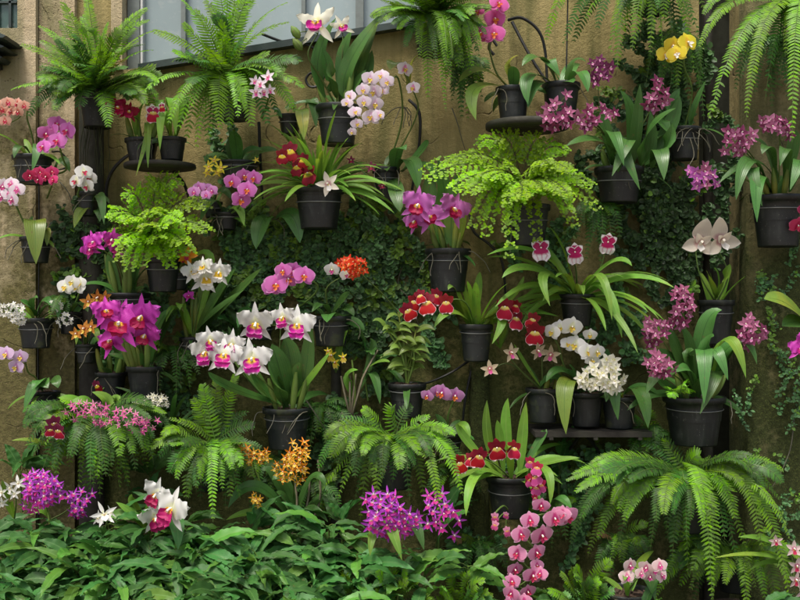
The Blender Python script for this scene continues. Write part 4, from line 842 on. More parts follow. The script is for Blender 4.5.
orchid('star_orchid', 'starry plum pink orchid clusters around a leafy pot beside the lime fern', (619, 168, 46, 203), Y=-.14, bulbs=4,
  leaves=[(620, 162, 598, 140, 566, 146, 13, G_STRAPD, .2), (612, 165, 612, 132, 624, 166, 14, G_STRAPD, .24), (622, 164, 600, 128, 584, 120, 12, G_STRAPD, .1), (628, 165, 632, 120, 620, 90, 12, G_STRAPD, .05), (632, 164, 636, 130, 640, 84, 12, G_STRAPD, .08), (640, 165, 650, 130, 676, 108, 14, G_STRAPD, .14), (644, 166, 664, 150, 672, 124, 16, G_PHAL, .14), (640, 168, 650, 145, 650, 110, 12, G_STRAPD, .08), (646, 166, 668, 130, 680, 96, 14, G_STRAPD, .04), (612, 164, 606, 130, 600, 110, 11, G_STRAPD, .04), (652, 168, 660, 150, 664, 180, 15, G_PHAL, .18), (626, 166, 622, 150, 640, 190, 13, G_STRAPD, .2), (618, 165, 628, 140, 612, 176, 14, G_PHAL, .22)],
  clusters=[dict(k=k('wide', ['plum', 'plumlight'], 'l_plum'), e=(556, 112, 13, 17), n=15, s=13, Y=-.26, via=[(600, 130)]), dict(k=k('wide', ['plumlight', 'plum'], 'l_plum'), e=(587, 117, 24, 11), n=20, s=13, Y=-.28, via=[(605, 135)]), dict(k=k('wide', ['plumlight', 'plum'], 'l_plum'), e=(658, 95, 13, 11), n=13, s=13, Y=-.22, via=[(640, 130)]), dict(k=k('wide', 'wine', 'l_plum'), e=(599, 70, 10, 14), n=14, s=12, Y=-.14, via=[(600, 110)])])
orchid('moth_orchid', 'bright yellow moth orchid under the hanging fern at upper right', (684, 128, 32, 160), Y=-.10, leaves=[(690, 126, 694, 108, 706, 80, 6, G_STRAPD, .05), (682, 126, 672, 110, 680, 88, 14, G_PHAL, .06), (678, 128, 662, 120, 676, 140, 15, G_PHAL, .12)],
  sprays=[dict(k=k('phal', 'yellow', 'l_white'), Y=-.26, via=[(692, 92), (684, 66)], f=[(688, 43, 24, 5), (673, 46, 20, -10), (666, 55, 21), (677, 54, 20)])], roots=9)
orchid('star_orchid', 'starry plum pink orchid in the big pot hung high on the mossy column', (778, 196, 50, 247), Y=-.17, bulbs=5,
  leaves=[(770, 194, 750, 160, 736, 200, 14, G_STRAPD, .2), (772, 194, 758, 176, 757, 222, 15, G_PHAL, .22), (765, 194, 752, 168, 762, 206, 13, G_STRAPD, .2), (775, 192, 742, 150, 722, 152, 11, G_STRAPD, .1), (780, 192, 766, 150, 752, 140, 12, G_STRAPD, .06), (782, 192, 786, 150, 780, 166, 12, G_STRAPD, .18), (786, 192, 800, 160, 790, 190, 13, G_PHAL, .2), (778, 192, 756, 162, 718, 184, 10, G_STRAPD, .12), (790, 192, 806, 170, 812, 210, 14, G_STRAPD, .18), (776, 190, 770, 150, 762, 154, 13, G_PHAL, .16), (784, 190, 792, 150, 796, 130, 12, G_STRAPD, .06)],
  clusters=[dict(k=k('wide', ['plumlight', 'plum'], 'l_plum'), e=(739, 140, 17, 11), n=16, s=13, Y=-.28, via=[(755, 160)]), dict(k=k('wide', ['plumlight', 'plum'], 'l_plum'), e=(779, 124, 14, 11), n=14, s=13, Y=-.28, via=[(780, 150)]), dict(k=k('wide', ['plumlight', 'mauve'], 'l_plum'), e=(703, 177, 15, 10), n=14, s=13, Y=-.26, via=[(730, 172)])])
orchid('moth_orchid', 'red moth orchid bloom at the right edge below the mossy column pot', base=(806, 260), Y=-.14, sprays=[dict(k=k('phal', 'redpink', 'l_red'), Y=-.26, via=[(808, 240)], f=[(798, 226, 19), (806, 210, 16)])], leaves=[(806, 262, 812, 240, 826, 250, 16)])
# left column
orchid('moth_orchid', 'apricot moth orchid at the left edge above the black pot of pink blooms', (33, 156, 38, 184), Y=-.15, leaves=[(33, 154, 38, 145, 32, 172, 9, G_PHAL, .12), (30, 154, 20, 146, 14, 158, 9, G_PHAL, .08)],
  sprays=[dict(k=k('phal', 'apricot', 'l_red'), Y=-.24, via=[(33, 140), (27, 118)], f=[(24, 106, 13), (17, 104, 14), (8, 103, 14), (11, 112, 14), (2, 110, 14), (5, 121, 13), (18, 112, 12), (-4, 104, 14)])])
orchid('moth_orchid', 'pink moth orchid cluster of five round blooms against the left pilaster', base=(52, 175), Y=-.09, leaves=[(54, 172, 62, 160, 70, 172, 9, G_PHAL, .05)], sprays=[dict(k=k('phal', 'pink', 'l_red'), Y=-.24, via=[(66, 170), (62, 156)], f=[(57, 141, 20), (67, 131, 20), (57, 124, 19), (46, 134, 18), (43, 147, 18), (52, 130, 16)])])
orchid('moth_orchid', 'row of small rose red moth orchid blooms in front of the left black pot', base=(47, 198), Y=-.12, sprays=[dict(k=k('phal', 'redpink', 'l_red'), Y=-.27, via=[(50, 190)], f=[(52, 172, 14), (46, 177, 13), (40, 173, 15), (38, 180, 13), (30, 176, 14), (53, 180, 12)])])
orchid('moth_orchid', 'white moth orchid with pink centres and one broad hanging leaf on the pilaster', (36, 237, 30, 263), Y=-.11, leaves=[(36, 234, 35, 222, 36, 264, 20, G_PHALY, .12), (36, 234, 32, 226, 33, 216, 12, G_PHAL, .03), (38, 236, 42, 226, 44, 232, 10, G_PHAL, .08), (40, 236, 46, 230, 47, 246, 8, G_PHALY, .06)],
  sprays=[dict(k=k('phal', 'whitepink', 'l_pink'), Y=-.22, via=[(27, 228), (18, 210)], f=[(12, 200, 17), (17, 190, 17), (11, 184, 16), (3, 187, 19), (1, 197, 16), (9, 194, 15)])], roots=4)
orchid('moth_orchid', 'white moth orchid pair with a reddish lip beside the timber post', (88, 192, 20, 216), Y=-.12, leaves=[(88, 212, 82, 210, 74, 228, 13, G_PHALY, .06), (92, 204, 100, 196, 104, 224, 9, G_PHAL, .1), (94, 214, 98, 210, 100, 222, 8)],
  sprays=[dict(k=k('phal', 'white', 'l_red'), Y=-.24, via=[(78, 196), (82, 184)], f=[(87, 186, 17), (76, 181, 18), (84, 172, 18), (90, 178, 17)])], roots=3)
orchid('cattleya_orchid', 'crimson cattleya blooms with a yellow spot left of the shelf pots', (142, 139, 32, 163), Y=-.14, ring=False, bulbs=2, leaves=[(142, 138, 152, 118, 136, 176, 8, G_STRAP, .12), (150, 138, 148, 125, 148, 168, 7, G_STRAP, .14), (140, 138, 138, 118, 146, 100, 7, G_STRAP, .02), (136, 138, 134, 112, 140, 118, 6, G_STRAP, .06)],
  sprays=[dict(k=k('catt', 'crimson', 'l_crim'), Y=-.24, via=[(138, 120)], f=[(117, 108, 24, 12), (129, 112, 22, -10)], chain=False)])
orchid('pansy_orchid', 'small red and white pansy orchid hanging over the round shelf pot', (172, 138, 27, 161), Y=-.15, ring=False, leaves=[(170, 137, 172, 98, 176, 135, 12, G_STRAP, .12), (176, 137, 186, 98, 180, 112, 12, G_STRAP, .04), (168, 138, 162, 112, 160, 150, 9, G_STRAP, .14), (174, 138, 184, 106, 178, 96, 10, G_STRAP, .01), (172, 136, 160, 100, 164, 132, 8, G_STRAP, .1)],
  sprays=[dict(k=k('milt', 'whitemag', 'l_milt'), Y=-.26, via=[(160, 110)], f=[(153, 113, 19, 5), (162, 107, 10)], chain=False)])
orchid('star_orchid', 'pink and white starry blooms hanging off the arching fern', base=(262, 118), Y=-.14, sprays=[dict(k=k('cymb', 'whitepink', 'l_pink'), Y=-.43, via=[(268, 100)], f=[(268, 77, 15), (260, 84, 15), (256, 92, 14), (264, 92, 14), (270, 90, 12), (255, 81, 12)])], leaves=[(262, 116, 272, 108, 282, 118, 8, G_STRAPD)])
# second band
orchid('dancing_orchid', 'yellow dancing orchid with five blooms above the lilac moth orchid', (238, 162, 40, 178), Y=-.08, leaves=[(232, 162, 230, 148, 232, 136, 8, G_STRAPD, .03), (240, 162, 248, 150, 262, 150, 8, G_STRAPD, .04)], sprays=[dict(k=k('star', 'yellow', 'l_yellow'), Y=-.2, via=[(222, 156)], f=[(214, 160, 13), (209, 167, 14), (221, 168, 14), (217, 172, 12), (207, 173, 10), (256, 160, 7)])])
orchid('moth_orchid', 'small pink and mauve bloom row right of the lime maidenhair fern', (213, 202, 18, 218), Y=-.08, leaves=[(213, 201, 222, 190, 232, 200, 8, G_STRAPD, .05), (212, 201, 206, 196, 198, 206, 8)], sprays=[dict(k=k('phal', 'lilac', 'l_pink'), Y=-.24, via=[(216, 195)], f=[(212, 191, 13), (206, 189, 14), (199, 188, 14), (194, 192, 13), (206, 195, 11)])])
orchid('moth_orchid', 'lilac moth orchid with five blooms and trailing roots under the yellow dancer', (225, 213, 26, 230), Y=-.10, leaves=[(222, 212, 212, 200, 200, 222, 10, G_STRAPD, .1), (226, 213, 238, 208, 244, 226, 8, G_STRAP, .1)], sprays=[dict(k=k('phal', 'pink', 'l_orange'), Y=-.24, via=[(236, 210)], f=[(241, 200, 20), (247, 190, 20), (254, 178, 17), (244, 176, 16), (232, 182, 18)])], roots=5)
orchid('pansy_orchid', 'dark red pansy orchid with yellow masks over a tuft of narrow leaves', (319, 188, 47, 229), Y=-.16, auto=[('strap', 60, 40, 85, 6.5, 12, 82, 1.3, 1.25), ('strap', 10, 65, 95, 6, 30, 75, 1.3, 1.1)],
  sprays=[dict(k=k('milt', 'darkred', 'l_miltd'), Y=-.27, via=[(308, 170)], f=[(290, 151, 21, 0), (282, 156, 16), (297, 167, 19, -8), (308, 174, 22, 4), (303, 160, 16)], chain=False), dict(k=k('cymb', 'ivory', 'l_white'), Y=-.30, via=[(326, 190)], f=[(328, 184, 25, 8)], chain=False)])
orchid('moth_orchid', 'pair of oval leaves spreading over the creeper below the dark red pansy orchid', base=(271, 219), Y=-.07, leaves=[(272, 218, 262, 222, 256, 249, 19, G_PHAL, .08), (276, 218, 292, 216, 300, 243, 17, G_PHAL, .08)], roots=3)
orchid('dancing_orchid', 'tiny maroon spotted blooms on a thin arching spike beside the large oval leaf', base=(392, 190), Y=-.05, sprays=[dict(k=k('cymb', 'maroon', 'l_crim'), Y=-.16, via=[(380, 168)], f=[(371, 167, 12), (351, 160, 9), (382, 186, 8)])])
orchid('cattleya_orchid', 'mauve cattleya pair with a crimson and orange lip in a wired black pot', (448, 249, 43, 292), Y=-.15, bulbs=5, bulbh=(24, 38), leaves=[(444, 246, 446, 205, 438, 158, 17, G_CATT, .0), (452, 246, 452, 210, 458, 172, 15, G_CATT, .02), (456, 246, 462, 225, 462, 196, 8, G_STRAP, .05), (440, 246, 430, 205, 432, 170, 16, G_CATT, .0)],
  sprays=[dict(k=k('cattm', 'mauve', 'l_crim'), Y=-.27, via=[(440, 228)], f=[(418, 206, 38, 0), (430, 218, 34, 14), (453, 210, 38, -16), (415, 222, 26, 20)], chain=False)], roots=6)
orchid('pansy_orchid', 'white and magenta pansy orchid trio over long arching leaves', (577, 294, 34, 326), Y=-.15, auto=[('strap', 30, 55, 105, 8.5, 8, 75, 1.5, 1.3)], leaves=[(572, 290, 530, 268, 502, 278, 10, G_STRAP, .2), (574, 290, 545, 274, 550, 306, 10, G_STRAP, .24), (582, 290, 612, 262, 632, 266, 10, G_STRAP, .15), (582, 290, 606, 290, 622, 338, 9, G_STRAP, .18), (572, 290, 536, 252, 487, 255, 9, G_STRAP, .16), (580, 290, 600, 276, 612, 320, 9, G_STRAP, .22)],
  sprays=[dict(k=k('milt', 'whitemag', 'l_miltw'), Y=-.30, via=[(556, 270)], f=[(541, 249, 24, 8)], chain=False), dict(k=k('milt', 'whitemag', 'l_miltw'), Y=-.30, via=[(576, 270)], f=[(575, 253, 22, -4)], chain=False), dict(k=k('milt', 'whitemag', 'l_miltw'), Y=-.28, via=[(600, 268)], f=[(608, 243, 22, -8)], chain=False)])
orchid('tulip_orchid', 'two ivory cup shaped tulip orchid blooms on tall stems in a dark pot', (716, 300, 34, 344), Y=-.06, auto=[('strap', 4, 26, 42, 9, 45, 80, .6)],
  sprays=[dict(k=k('tulip', 'ivory', 'l_white'), Y=-.15, via=[(700, 275)], f=[(700, 243, 37, 0)], chain=False, yaw=-.15), dict(k=k('tulip', 'ivory', 'l_white'), Y=-.15, via=[(728, 275)], f=[(721, 241, 37, 24)], chain=False, yaw=.4)], leaves=[(716, 298, 712, 284, 706, 270, 8, G_STRAP), (716, 298, 724, 280, 730, 264, 10, G_STRAP), (717, 298, 718, 278, 714, 268, 8, G_STRAP)])
orchid('moth_orchid', 'large pale green leaf and magenta bloom reaching in at the right edge', base=(806, 330), Y=-.16, leaves=[(814, 336, 790, 306, 764, 299, 25, G_PHALY, .14), (814, 330, 798, 322, 782, 326, 18, G_PHAL, .12)], sprays=[dict(k=k('cattm', 'magenta', 'l_mag'), Y=-.26, via=[(808, 345)], f=[(800, 350, 26), (806, 340, 22)], chain=False)])
# third band, left
orchid('cattleya_orchid', 'magenta cattleya hanging in the dark creeper beside the lime maidenhair fern', (127, 293, 44, 318), Y=-.13, bulbs=6, bulbh=(26, 44), sprays=[dict(k=k('cattm', 'magenta', 'l_mag'), Y=-.28, via=[(118, 265)], f=[(94, 243, 26, 4), (112, 240, 24, -12), (90, 250, 20, 10)], chain=False), dict(k=k('cattm', 'magenta', 'l_mag'), Y=-.24, via=[(122, 265)], f=[(117, 250, 18, 0)], chain=False)], leaves=[(120, 290, 112, 270, 110, 250, 10, G_CATT, .03), (134, 290, 136, 272, 146, 254, 10, G_CATT, .03)])
orchid('moth_orchid', 'pair of round pure white moth orchid blooms at the left beside the bronze orchid', (70, 312, 22, 334), Y=-.08, leaves=[(70, 312, 62, 304, 58, 318, 10), (72, 312, 80, 302, 88, 312, 10)], sprays=[dict(k=k('phal', 'white', 'l_yellow'), Y=-.22, via=[(76, 302)], f=[(77, 287, 18), (65, 287, 18), (72, 282, 16), (80, 283, 14)])])
orchid('spray_orchid', 'sprays of tiny white flowers around a dark green pot on the left pilaster', (36, 318, 34, 348), Y=-.12, leaves=[(36, 316, 30, 306, 20, 300, 9, G_STRAPD), (36, 316, 44, 300, 52, 306, 9, G_STRAPD), (38, 316, 50, 304, 60, 312, 8, G_STRAPD), (34, 316, 32, 300, 38, 298, 8)],
  clusters=[dict(k=k('wide', 'white', 'l_white'), e=(13, 312, 12, 11), n=34, s=5.6, Y=-.2, via=[(26, 308)]), dict(k=k('wide', 'white', 'l_white'), e=(57, 305, 6, 6), n=12, s=5.2, Y=-.19, via=[(46, 306)]), dict(k=k('wide', 'white', 'l_white'), e=(65, 320, 6, 7), n=13, s=5.2, Y=-.19, via=[(54, 310)])], roots=2)
orchid('moth_orchid', 'pale lilac moth orchid trio at the left edge over a small black pot', (44, 391, 30, 414), Y=-.11, leaves=[(42, 389, 36, 384, 24, 410, 14, G_PHAL, .1), (42, 389, 40, 380, 32, 390, 12, G_PHAL, .14), (46, 389, 54, 380, 58, 388, 12, G_PHAL, .08), (44, 389, 42, 382, 48, 388, 15, G_PHAL, .12)], sprays=[dict(k=k('phal', 'palelilac', 'l_yellow'), Y=-.22, via=[(36, 378), (28, 372)], f=[(20, 357, 16), (16, 367, 17), (6, 354, 17), (-1, 352, 14)])], roots=4)
orchid('tiger_orchid', 'bronze spotted orchid above the magenta cattleya in a small pot', (86, 344, 20, 363), Y=-.11, leaves=[(86, 343, 80, 330, 76, 345, 7, G_STRAP), (88, 343, 94, 330, 100, 345, 7, G_STRAP)], sprays=[dict(k=k('cymb', 'bronze', 'l_yellow'), Y=-.23, via=[(90, 322)], f=[(98, 298, 19), (88, 302, 16), (105, 297, 14)], chain=False), dict(k=k('cymb', 'bronze', 'l_yellow'), Y=-.24, via=[(84, 338)], f=[(84, 329, 18), (76, 334, 14), (91, 327, 15)], chain=False)], roots=2)
orchid('cattleya_orchid', 'huge magenta cattleya with dark red lips in a pot on the grey ledge', (145, 366, 35, 399), Y=-.14, ring=False, bulbs=6, bulbh=(24, 38), leaves=[(150, 362, 156, 330, 172, 308, 16, G_CATT, .04), (152, 362, 168, 320, 176, 316, 13, G_CATT, .02)],
  sprays=[dict(k=k('cattm', 'magenta', 'l_crim'), Y=-.29, via=[(140, 345)], f=[(119, 325, 52, 0), (142, 318, 46, -14), (106, 312, 32, 20)], chain=False), dict(k=k('cattm', 'magenta', 'l_crim'), Y=-.25, via=[(140, 350)], f=[(112, 342, 36, 12), (145, 336, 34, -20)], chain=False)])
orchid('pansy_orchid', 'lone maroon pansy bloom low beside a crowded pot behind the huge magenta cattleya', (111, 372, 30, 399), Y=-.10, ring=False, bulbs=4, leaves=[(108, 370, 104, 350, 106, 340, 8, G_STRAPD), (114, 370, 118, 350, 112, 335, 8, G_STRAPD)], sprays=[dict(k=k('milt', 'maroon', 'l_miltd'), Y=-.2, via=[(104, 388)], f=[(97, 386, 14)], chain=False)], roots=3)
orchid('pansy_orchid', 'maroon pansy orchid pair peeping out left of the tiny pink sprays', base=(66, 452), Y=-.2, auto=[('strap', 6, 40, 60, 8, 30, 80, 1.0)], sprays=[dict(k=k('milt', 'maroon', 'l_milt'), Y=-.47, via=[(62, 440)], f=[(54, 424, 20), (58, 431, 18), (50, 430, 14)], chain=False)])
orchid('spray_orchid', 'tiny hot pink flowers in loose sprays above the left hanging fern', base=(96, 428), Y=-.24, leaves=[(96, 426, 80, 404, 58, 398, 14, G_STRAP, .1), (98, 426, 108, 404, 92, 392, 13, G_STRAP, .06), (96, 426, 88, 402, 66, 408, 12, G_STRAP, .1), (100, 426, 116, 404, 112, 396, 10, G_STRAP, .04), (95, 428, 70, 412, 56, 416, 10, G_STRAP)],
  clusters=[dict(k=k('spider', ['hotpink', 'rose'], 'l_pink'), e=(84, 410, 18, 9), n=18, s=9, Y=-.38, via=[(92, 420)]), dict(k=k('spider', ['hotpink', 'rose'], 'l_pink'), e=(98, 420, 6, 5), n=5, s=9, Y=-.38), dict(k=k('spider', ['hotpink', 'rose'], 'l_pink'), e=(126, 420, 20, 11), n=20, s=9, Y=-.38, via=[(106, 418)]), dict(k=k('spider', ['hotpink', 'rose'], 'l_pink'), e=(146, 424, 9, 8), n=8, s=9, Y=-.38, via=[(120, 418)])])
orchid('spray_orchid', 'ball of tiny cream flowers beside dark strap leaves under the grey ledge', base=(172, 428), Y=-.12, auto=[('strapd', 12, 40, 75, 6, 20, 70, 1.4, 1.1)], clusters=[dict(k=k('star', 'cream', 'l_white'), e=(153, 402, 14, 8), n=34, s=6.5, Y=-.25, via=[(165, 415)])])
orchid('cattleya_orchid', 'small orange cattleya left of the white yellow throated cattleya', (176, 273, 26, 290), Y=-.10, bulbs=2, leaves=[(176, 270, 184, 256, 196, 250, 8, G_CATT), (178, 270, 190, 262, 204, 260, 8, G_CATT)], sprays=[dict(k=k('wide', 'orange', 'l_red'), Y=-.23, via=[(182, 262)], f=[(187, 256, 19), (184, 259, 13), (191, 252, 13)], chain=False)])
orchid('cattleya_orchid', 'white cattleya with yellow throats over long dark leaves left of the pink arc', (192, 337, 24, 362), Y=-.11, bulbs=4, bulbh=(30, 50), leaves=[(196, 334, 214, 300, 236, 268, 13, G_CATT, .06), (198, 334, 232, 298, 262, 268, 13, G_CATT, .06), (196, 334, 222, 290, 226, 264, 12, G_CATT, .03), (192, 334, 182, 306, 180, 310, 10, G_STRAP, .1), (194, 334, 204, 300, 200, 270, 12, G_CATT, .0), (198, 334, 210, 316, 244, 290, 11, G_CATT, .1), (190, 334, 176, 308, 166, 322, 9, G_STRAP, .08), (196, 330, 210, 260, 188, 262, 9, G_STRAP, .02)],
  sprays=[dict(k=k('catt', 'white', 'l_wyel'), Y=-.26, via=[(200, 300)], f=[(205, 279, 34, 0), (193, 272, 26, 14), (219, 273, 28, -14), (204, 267, 24, 5)], chain=False), dict(k=k('cattm', 'magenta', 'l_mag'), Y=-.2, via=[(192, 310)], f=[(189, 296, 12)], chain=False)], roots=2)
orchid('cattleya_orchid', 'white cattleya with a row of magenta frilled lips over a wired black pot', (287, 407, 46, 448), Y=-.17, bulbs=5, bulbh=(26, 44), leaves=[(288, 404, 280, 372, 272, 344, 23, G_CATT, .1), (294, 404, 290, 360, 284, 338, 21, G_CATT, .06), (284, 404, 278, 386, 268, 360, 16, G_CATT, .14), (280, 404, 262, 388, 252, 372, 13, G_CATT, .08), (298, 404, 306, 370, 310, 318, 14, G_CATT, .02), (276, 404, 250, 370, 228, 326, 14, G_CATT, .0), (282, 404, 232, 388, 208, 372, 12, G_CATT, .15), (300, 404, 296, 380, 300, 362, 12, G_CATT, .05), (270, 402, 240, 360, 222, 330, 12, G_CATT, .0), (290, 404, 312, 376, 330, 352, 7, G_STRAP, .06)],
  sprays=[dict(k=k('catt', 'white', 'l_magw'), Y=-.33, via=[(268, 385)], f=[(206, 353, 38, 6), (224, 356, 40, 0), (252, 360, 44, -6), (210, 341, 30, 10), (232, 345, 32, 0)], chain=False), dict(k=k('catt', 'white', 'l_magw'), Y=-.30, via=[(280, 370)], f=[(256, 324, 42, 0), (297, 326, 42, -10), (283, 318, 30, 10)], chain=False)], roots=5)
orchid('moth_orchid', 'large pink moth orchid arc of five big blooms in the centre left', (262, 322, 22, 340), Y=-.09, leaves=[(262, 322, 246, 310, 238, 328, 11), (264, 322, 280, 312, 292, 326, 12)], sprays=[dict(k=k('phal', 'pink', 'l_orange'), Y=-.25, via=[(300, 306), (318, 288)], f=[(304, 276, 22), (293, 272, 22), (288, 279, 23), (276, 285, 25), (283, 271, 18), (271, 288, 20)])])
orchid('moth_orchid', 'small white moth orchid just left of the scarlet cluster over a dark pot', (331, 316, 38, 346), Y=-.12, leaves=[(330, 314, 322, 304, 312, 312, 10), (332, 314, 342, 300, 350, 292, 10), (336, 315, 346, 308, 354, 316, 9)], sprays=[dict(k=k('phal', 'white', 'l_pink'), Y=-.22, via=[(326, 290)], f=[(332, 270, 16), (346, 275, 13)], chain=False)], roots=5)
orchid('reed_orchid', 'compact scarlet orange flower ball on a thin slanting stem', base=(404, 320), Y=-.1, clusters=[dict(k=k('wide', 'scarlet', 'l_orange'), e=(353, 267, 11, 10), n=22, s=9.5, Y=-.24, via=[(388, 300), (370, 282)])])
orchid('butterfly_orchid', 'yellow green spidery orchid on the short timber post', base=(336, 372), Y=-.1, leaves=[(337, 370, 340, 346, 348, 330, 7, G_STRAP, .05), (335, 370, 330, 350, 326, 340, 6, G_STRAP, .04)], sprays=[dict(k=k('onc', 'yellow', 'l_yellow'), Y=-.2, via=[(336, 362)], f=[(331, 355, 15), (335, 362, 14), (343, 357, 12), (328, 351, 10)], chain=False)])
orchid('cane_orchid', 'bare grey canes in a small wired pot beside the short timber post', (351, 415, 22, 436), Y=-.12, canes=[(None, (346, 400), (341, 376), 'dry'), (None, (350, 398), (350, 376), 'dry'), (None, (353, 398), (356, 374), 'dry'), (None, (357, 398), (364, 374), 'dry'), (None, (355, 395), (352, 360), 'bare'), (None, (362, 380), (378, 350), 'dry')], leaves=[(352, 396, 348, 376, 358, 370, 9, G_STRAP, .06), (366, 378, 374, 376, 380, 404, 9, G_STRAPD, .08), (358, 392, 372, 356, 370, 338, 8, G_STRAPD, .02), (364, 372, 378, 362, 390, 362, 6, G_STRAP)])
orchid('cane_orchid', 'leafy cane orchid with small pale pointed leaves in a wired black pot', (407, 383, 36, 417), Y=-.15, canes=[(None, (402, 355), (384, 325), 1), (None, (405, 350), (398, 312), 2), (None, (412, 352), (416, 330), 2), (None, (402, 350), (392, 330), 2), (None, (414, 360), (412, 340), 2)], lmat=G_DEND)
# third band, right
orchid('pansy_orchid', 'crimson pansy orchid with white edged lips left of the ringed pot', (476, 324, 32, 361), Y=-.14, auto=[('strap', 13, 40, 82, 9, 35, 82, .9, 1.1)], leaves=[(470, 322, 450, 312, 434, 328, 8, G_STRAP, .15), (480, 322, 510, 300, 524, 276, 9, G_STRAP, .1), (484, 322, 502, 318, 492, 344, 9, G_STRAP, .12), (468, 322, 456, 290, 448, 290, 8, G_STRAP, .08), (476, 320, 478, 290, 480, 272, 8, G_STRAP, .0)],
  sprays=[dict(k=k('milt', 'darkred', 'l_milt'), Y=-.28, via=[(462, 300)], f=[(408, 311, 20, 18), (427, 303, 24, 0), (446, 303, 21, -8), (414, 302, 18), (436, 296, 18), (420, 296, 16)], chain=False)])
orchid('pansy_orchid', 'crimson pansy orchid trio stepping down right of the ringed pot', base=(500, 348), Y=-.10, leaves=[(500, 348, 506, 320, 512, 290, 9, G_STRAP), (500, 348, 490, 330, 494, 310, 8, G_STRAP)], sprays=[dict(k=k('milt', 'darkred', 'l_milt'), Y=-.26, via=[(508, 330)], f=[(505, 308, 24, 4), (516, 319, 23, 0), (535, 333, 25, -4), (533, 320, 18), (516, 306, 14)])])
orchid('slipper_orchid', 'greenish beige orchid with pink lips on thin stems in a small shelf pot', (543, 388, 33, 422), Y=-.14, ring=False, bulbs=2, leaves=[(540, 386, 552, 376, 566, 384, 8, G_STRAPD, .05), (540, 386, 524, 362, 514, 344, 5, G_STRAP, .05)], sprays=[dict(k=k('cymb', 'beige', 'l_pink'), Y=-.24, via=[(522, 372)], f=[(511, 353, 20, 0)], chain=False), dict(k=k('cymb', 'beige', 'l_pink'), Y=-.24, via=[(510, 364)], f=[(490, 369, 18, 0)], chain=False), dict(k=k('cymb', 'beige', 'l_pink'), Y=-.22, via=[(542, 366)], f=[(538, 351, 19, 10), (551, 355, 20, -6)], chain=False)])
orchid('moth_orchid', 'pure white moth orchid spray over a long hanging grey green leaf', (586, 392, 34, 426), Y=-.14, ring=False, leaves=[(580, 390, 566, 384, 566, 434, 17, G_PHALY, .14), (584, 390, 562, 370, 546, 382, 11, G_PHAL, .08), (588, 390, 590, 370, 582, 378, 11, G_PHAL, .04), (584, 390, 574, 372, 570, 366, 9)],
  sprays=[dict(k=k('phal', 'white', 'l_yellow'), Y=-.25, via=[(566, 370), (558, 345)], f=[(552, 332, 18), (560, 328, 18), (572, 327, 22), (575, 345, 22), (568, 344, 16), (590, 335, 14), (588, 352, 20), (597, 352, 18), (592, 360, 16), (604, 364, 14)])])
orchid('moth_orchid', 'dense creamy white flower bunch with two drooping leaves at the shelf end', (619, 396, 34, 428), Y=-.14, ring=False, leaves=[(622, 394, 614, 384, 618, 420, 14, G_PHAL, .12), (626, 394, 640, 392, 648, 428, 16, G_PHAL, .13), (624, 394, 642, 386, 662, 398, 9, G_STRAPD, .05), (620, 394, 612, 388, 606, 402, 10)], clusters=[dict(k=k('wide', 'cream', 'l_white'), e=(605, 376, 17, 19), n=26, s=13, Y=-.25, via=[(612, 388)])])
orchid('star_orchid', 'starry plum pink orchid in the biggest black pot at right middle', (694, 396, 58, 444), Y=-.17, bulbs=4, leaves=[(690, 394, 676, 350, 664, 324, 15, G_STRAPD, .08), (694, 394, 690, 350, 680, 326, 14, G_STRAPD, .06), (698, 394, 706, 350, 714, 336, 15, G_PHAL, .14), (700, 394, 704, 350, 704, 404, 16, G_PHAL, .24), (704, 394, 712, 350, 728, 380, 14, G_PHAL, .2), (704, 394, 726, 340, 746, 378, 14, G_STRAP, .18), (702, 394, 724, 352, 744, 344, 14, G_PHAL, .1), (708, 394, 738, 344, 757, 364, 12, G_STRAPD, .12), (690, 394, 668, 368, 646, 394, 15, G_PHAL, .14), (692, 394, 676, 362, 656, 350, 12, G_STRAPD, .08), (696, 394, 704, 330, 722, 310, 16, G_PHAL, .06), (694, 394, 680, 372, 668, 378, 12, G_STRAPD, .15), (698, 394, 688, 360, 694, 350, 12, G_STRAPD, .08), (700, 394, 716, 372, 700, 414, 13, G_STRAPD, .22), (697, 394, 690, 370, 676, 372, 12, G_PHAL, .16), (688, 394, 664, 384, 656, 366, 12, G_STRAPD, .05)],
  clusters=[dict(k=k('wide', ['plum', 'plumlight'], 'l_plum'), e=(683, 309, 12, 15), n=18, s=13, Y=-.24, via=[(690, 360)]), dict(k=k('wide', ['plum', 'plumlight'], 'l_plum'), e=(656, 329, 11, 14), n=16, s=12, Y=-.26, via=[(680, 370)]), dict(k=k('wide', ['plumlight', 'plum'], 'l_plum'), e=(660, 366, 13, 10), n=15, s=13, Y=-.32, via=[(680, 380)]), dict(k=k('wide', ['plum', 'plumlight'], 'l_plum'), e=(751, 333, 14, 14), n=16, s=13, Y=-.26, via=[(725, 360)])])
